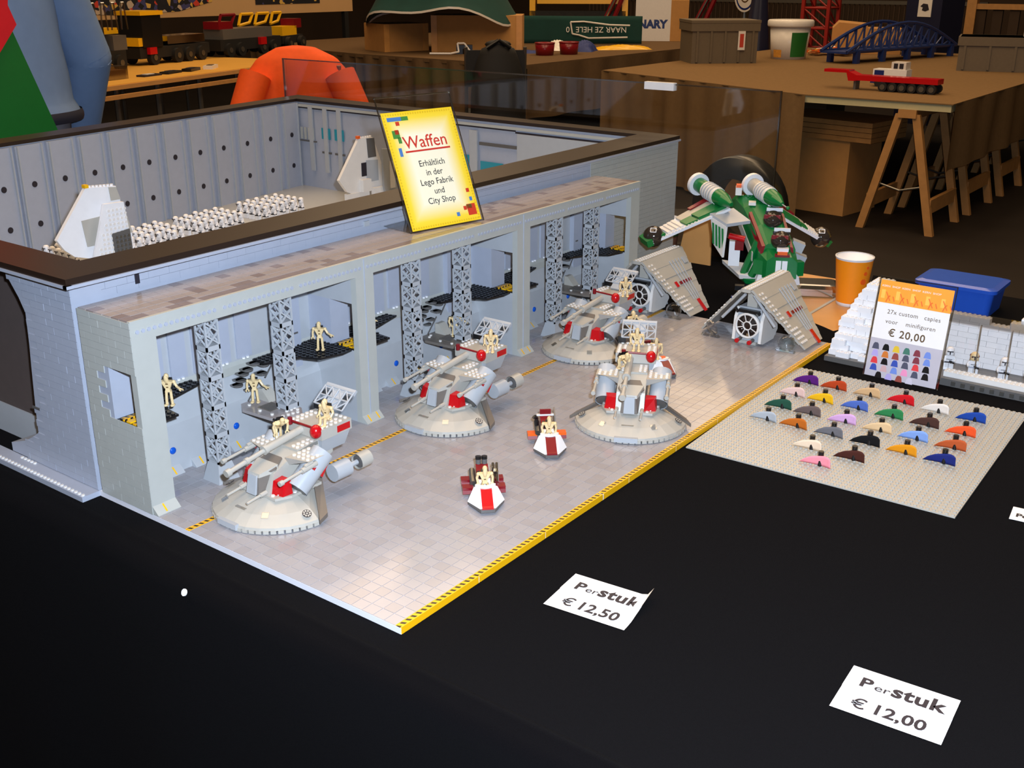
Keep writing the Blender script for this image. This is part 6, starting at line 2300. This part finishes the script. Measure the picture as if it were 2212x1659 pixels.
# blue truss bridge
mat('bridge_blue', (26, 50, 110), .4)
t = root('truss_bridge', 'dark blue arched truss bridge model on the right table', 'toy bridge', (8.62, 2.47, T2), R(-14))
for sy in (-.12, .12):
    m = M()
    N = 14
    arch = [(-.78 + 1.56 * i / N, sy, .09 + .20 * math.sin(math.pi * i / N)) for i in range(N + 1)]
    m.tube(arch, .014, 'bridge_blue', 6)
    m.build('arch', t)
    m = M()
    m.tube([(-.78, sy, .09), (.78, sy, .09)], .014, 'bridge_blue', 6)
    m.build('chord', t)
    for i in range(1, N):
        m = M()
        m.tube([(arch[i][0], sy, .09), arch[i]], .009, 'bridge_blue', 5)
        m.tube([(arch[i][0], sy, .09), arch[i + 1]], .007, 'bridge_blue', 5)
        m.build('truss_bar', t)
    for x in (-.65, -.3, 0.05, .4, .7):
        M().box((x - .02, sy - .02, 0), (x + .02, sy + .02, .09), 'bridge_blue').build('pier', t)
M().box((-.78, -.12, .075), (.78, .12, .09), 'bridge_blue').build('deck', t)
# colourful sweets pile behind
mat('sweets', (150, 84, 40), .5, var=.9, nscale=45)
t = root('parts_heap', 'low heap of mixed coloured toy parts between the bucket and the bridge', 'toy parts', (8.75, 3.02, T2))
m = M()
for i in range(70):
    a, r_ = random.uniform(0, 6.28), random.uniform(0, .26) ** .8 * .6
    x, y = .9 * r_ * math.cos(a), 1.0 * r_ * math.sin(a)
    h_ = .01 + .05 * (1 - r_ / .3)
    m.T = Matrix.Translation((x, y, max(.012, h_))) @ Matrix.Rotation(random.uniform(0, 6), 4, 'Z') @ Matrix.Rotation(random.uniform(-.5, .5), 4, 'X')
    m.cbox((0, 0, 0), (.06, .03, .02), random.choice(['sweets', 'red', 'white_warm', 'orange', 'yellow', 'kraft']))
o = m.build('part_pile', t)
o['kind'] = 'stuff'
# red low-loader trailer
t = root('toy_trailer', 'long red toy low-loader trailer at the front of the right table', 'toy vehicle', (6.02, 1.62, T2), R(-92))
m = M()
m.box((-.16, -.05, .055), (.34, .05, .085), 'red')
m.build('load_bed', t)
m = M()
m.hexa([(-.36, -.04, .095), (-.2, -.04, .095), (-.2, .04, .095), (-.36, .04, .095)], [(-.36, -.04, .112), (-.2, -.04, .112), (-.2, .04, .112), (-.36, .04, .112)], 'red')
m.hexa([(-.2, -.045, .05), (-.15, -.045, .05), (-.15, .045, .05), (-.2, .045, .05)], [(-.22, -.045, .112), (-.15, -.045, .085), (-.15, .045, .085), (-.22, .045, .112)], 'red')
m.build('gooseneck', t)
for i in range(6):
    for sy in (-1, 1):
        m = M()
        x = .02 + i * .058
        m.cyl((x, sy * .035, .027), (x, sy * .06, .027), .027, 'black_soft', 14)
        m.cyl((x, sy * .0605, .027), (x, sy * .062, .027), .016, 'steel', 10)
        m.build('wheel', t)
M().box((-.17, -.03, 0), (-.155, .03, .055), 'dark_grey').build('landing_leg', t)
t = root('toy_cab', 'small white and blue toy truck cab behind the red trailer', 'toy vehicle', (6.3, 1.66, T2), R(-92))
M().box((-.12, -.05, .02), (.12, .05, .06), 'navy').build('cab_base', t)
cbb = M().box((-.11, -.045, .06), (.10, .045, .105), 'white').build('cab_body', t)
M().box((.0, -.04, .105), (.09, .04, .15), 'white_warm').build('cab_top', t)
for q in (.015, .05):
    M().box((q, -.042, .112), (q + .025, -.04, .142), 'ink').build('cab_window', t)
M().box((-.1, -.047, .07), (-.04, -.045, .098), 'navy').build('blue_badge', cbb)
for q in (-.07, .07):
    for sy in (-1, 1):
        M().cyl((q, sy * .04, .022), (q, sy * .055, .022), .022, 'black_soft', 12).build('wheel', t)
# red lattice tower, blue bin, navy coat, fence and barrier farther back
mat('lattice_red', (150, 26, 18), .5)
t = root('lattice_tower', 'tall red lattice tower model standing behind the bucket', 'toy tower', (10.2, 3.74, .0))
m = M()
M().box((-.25, -.25, 0), (.25, .25, T2 - .06), 'black_soft').build('plinth', t)
for a in (-.13, .13):
    for b in (-.13, .13):
        M().box((a - .016, b - .016, T2 - .06), (a + .016, b + .016, T2 + .8), 'lattice_red').build('post', t)
for k in range(5):
    z = T2 - .04 + k * .19
    m = M()
    for a in (-.13, .13):
        m.cyl((a, -.13, z), (a, .13, z), .012, 'lattice_red', 6)
        m.cyl((-.13, a, z), (.13, a, z), .012, 'lattice_red', 6)
        m.cyl((a, -.13, z), (a, .13, z + .19), .009, 'lattice_red', 6)
        m.cyl((-.13, a, z + .19), (.13, a, z), .009, 'lattice_red', 6)
    m.build('brace', t)
t = root('blue_bin', 'tall dark blue bin with a square white sign, behind the cardboard box', 'bin', (10.6, 2.76, 0), R(-20))
mat('bin_blue', (16, 22, 52), .5)
M().box((-.17, -.2, 0), (.17, .2, 1.5), 'bin_blue').build('bin_body', t)
m = M()
m.box((-.176, -.09, 1.0), (-.17, .06, 1.16), 'white_warm')
sgn = m.build('sign', t)
m = M()
m.T = Matrix.Translation((-.177, -.015, 1.085)) @ Matrix.Rotation(R(-90), 4, 'Y')
m.prism([(-.02, -.05), (.03, -.03), (.035, .02), (.01, .05), (.0, .02), (-.025, .03), (-.035, -.01)], 0, .002, 'ink')
m.build('symbol', sgn)
t = root('coat_stand', 'dark navy coat hung beside the lidded grey crate', 'coat', (9.3, 3.98, 0))
m = M()
m.grid(lambda u, v: ((.17 - .11 * v) * math.cos(6.2832 * u) * (1 + .08 * math.sin(u * 44)), (.17 - .11 * v) * math.sin(6.2832 * u), .25 + 1.05 * v), 32, 10, 'bin_blue')
m.build('coat', t)
m = M()
m.cyl((0, 0, 0), (0, 0, 1.32), .02, 'black_soft', 8)
m.cyl((0, 0, 0), (0, 0, .03), .2, 'black_soft', 16)
m.build('stand', t)
t = root('barrier', 'dark crowd barrier of thin upright bars across the back of the hall', 'barrier', (12.6, 5.4, 0))
for z in (.25, 1.05):
    M().box((-.02, -2.6, z), (.02, 2.6, z + .04), 'steel').build('rail', t)
for i in range(88):
    M().box((-.008, -2.6 + i * .06, .0), (.008, -2.588 + i * .06, 1.09), 'hall_wall').build('bar', t)
t = root('fence', 'slatted wooden fence with an orange top rail at the far right', 'fence', (12.2, 1.7, 0))
M().box((-.04, -1.6, 1.03), (.04, 1.15, 1.085), 'wood_leg').build('top_rail', t)
for i in range(16):
    M().box((-.02, -1.55 + i * .17, .0), (.02, -1.45 + i * .17, 1.03), 'hall_wall').build('slat', t)
M().box((-.05, 1.1, 0), (.05, 1.2, 1.35), 'wood_leg').build('post', t)
t = root('wall_plate', 'round pale emblem plate leaning on the red machine behind the grey crate', 'plate', (10.6, 4.75, 0))
m = M()
m.cyl((0, 0, 0), (0, 0, 1.0), .02, 'steel', 8)
m.build('plate_post', t)
m = M()
m.T = Matrix.Translation((-.02, -.01, 1.17)) @ Matrix.Rotation(R(-90), 4, 'Y') @ Matrix.Rotation(R(-25), 4, 'X')
m.cyl((0, 0, 0), (0, 0, .012), .17, 'white_warm', 32)
pl_ = m.build('disc', t)
m = M()
m.T = Matrix.Translation((-.034, -.01, 1.17)) @ Matrix.Rotation(R(-90), 4, 'Y') @ Matrix.Rotation(R(-25), 4, 'X')
m.lathe([(.13, 0), (.145, .002), (.15, 0)], 'navy', n=32)
m.lathe([(.06, 0), (.07, .002), (.075, 0)], 'ink_brown', n=24)
m.build('ring_print', pl_)

# ------------------------------------------------------------------ turn the lettering into meshes
dg = bpy.context.evaluated_depsgraph_get()
for o in [o for o in bpy.data.objects if o.type == 'FONT']:
    me = bpy.data.meshes.new_from_object(o.evaluated_get(dg))
    n = link('lettering', me, o.parent, o.location, o.rotation_euler)
    n.scale = o.scale
    bpy.data.objects.remove(o)
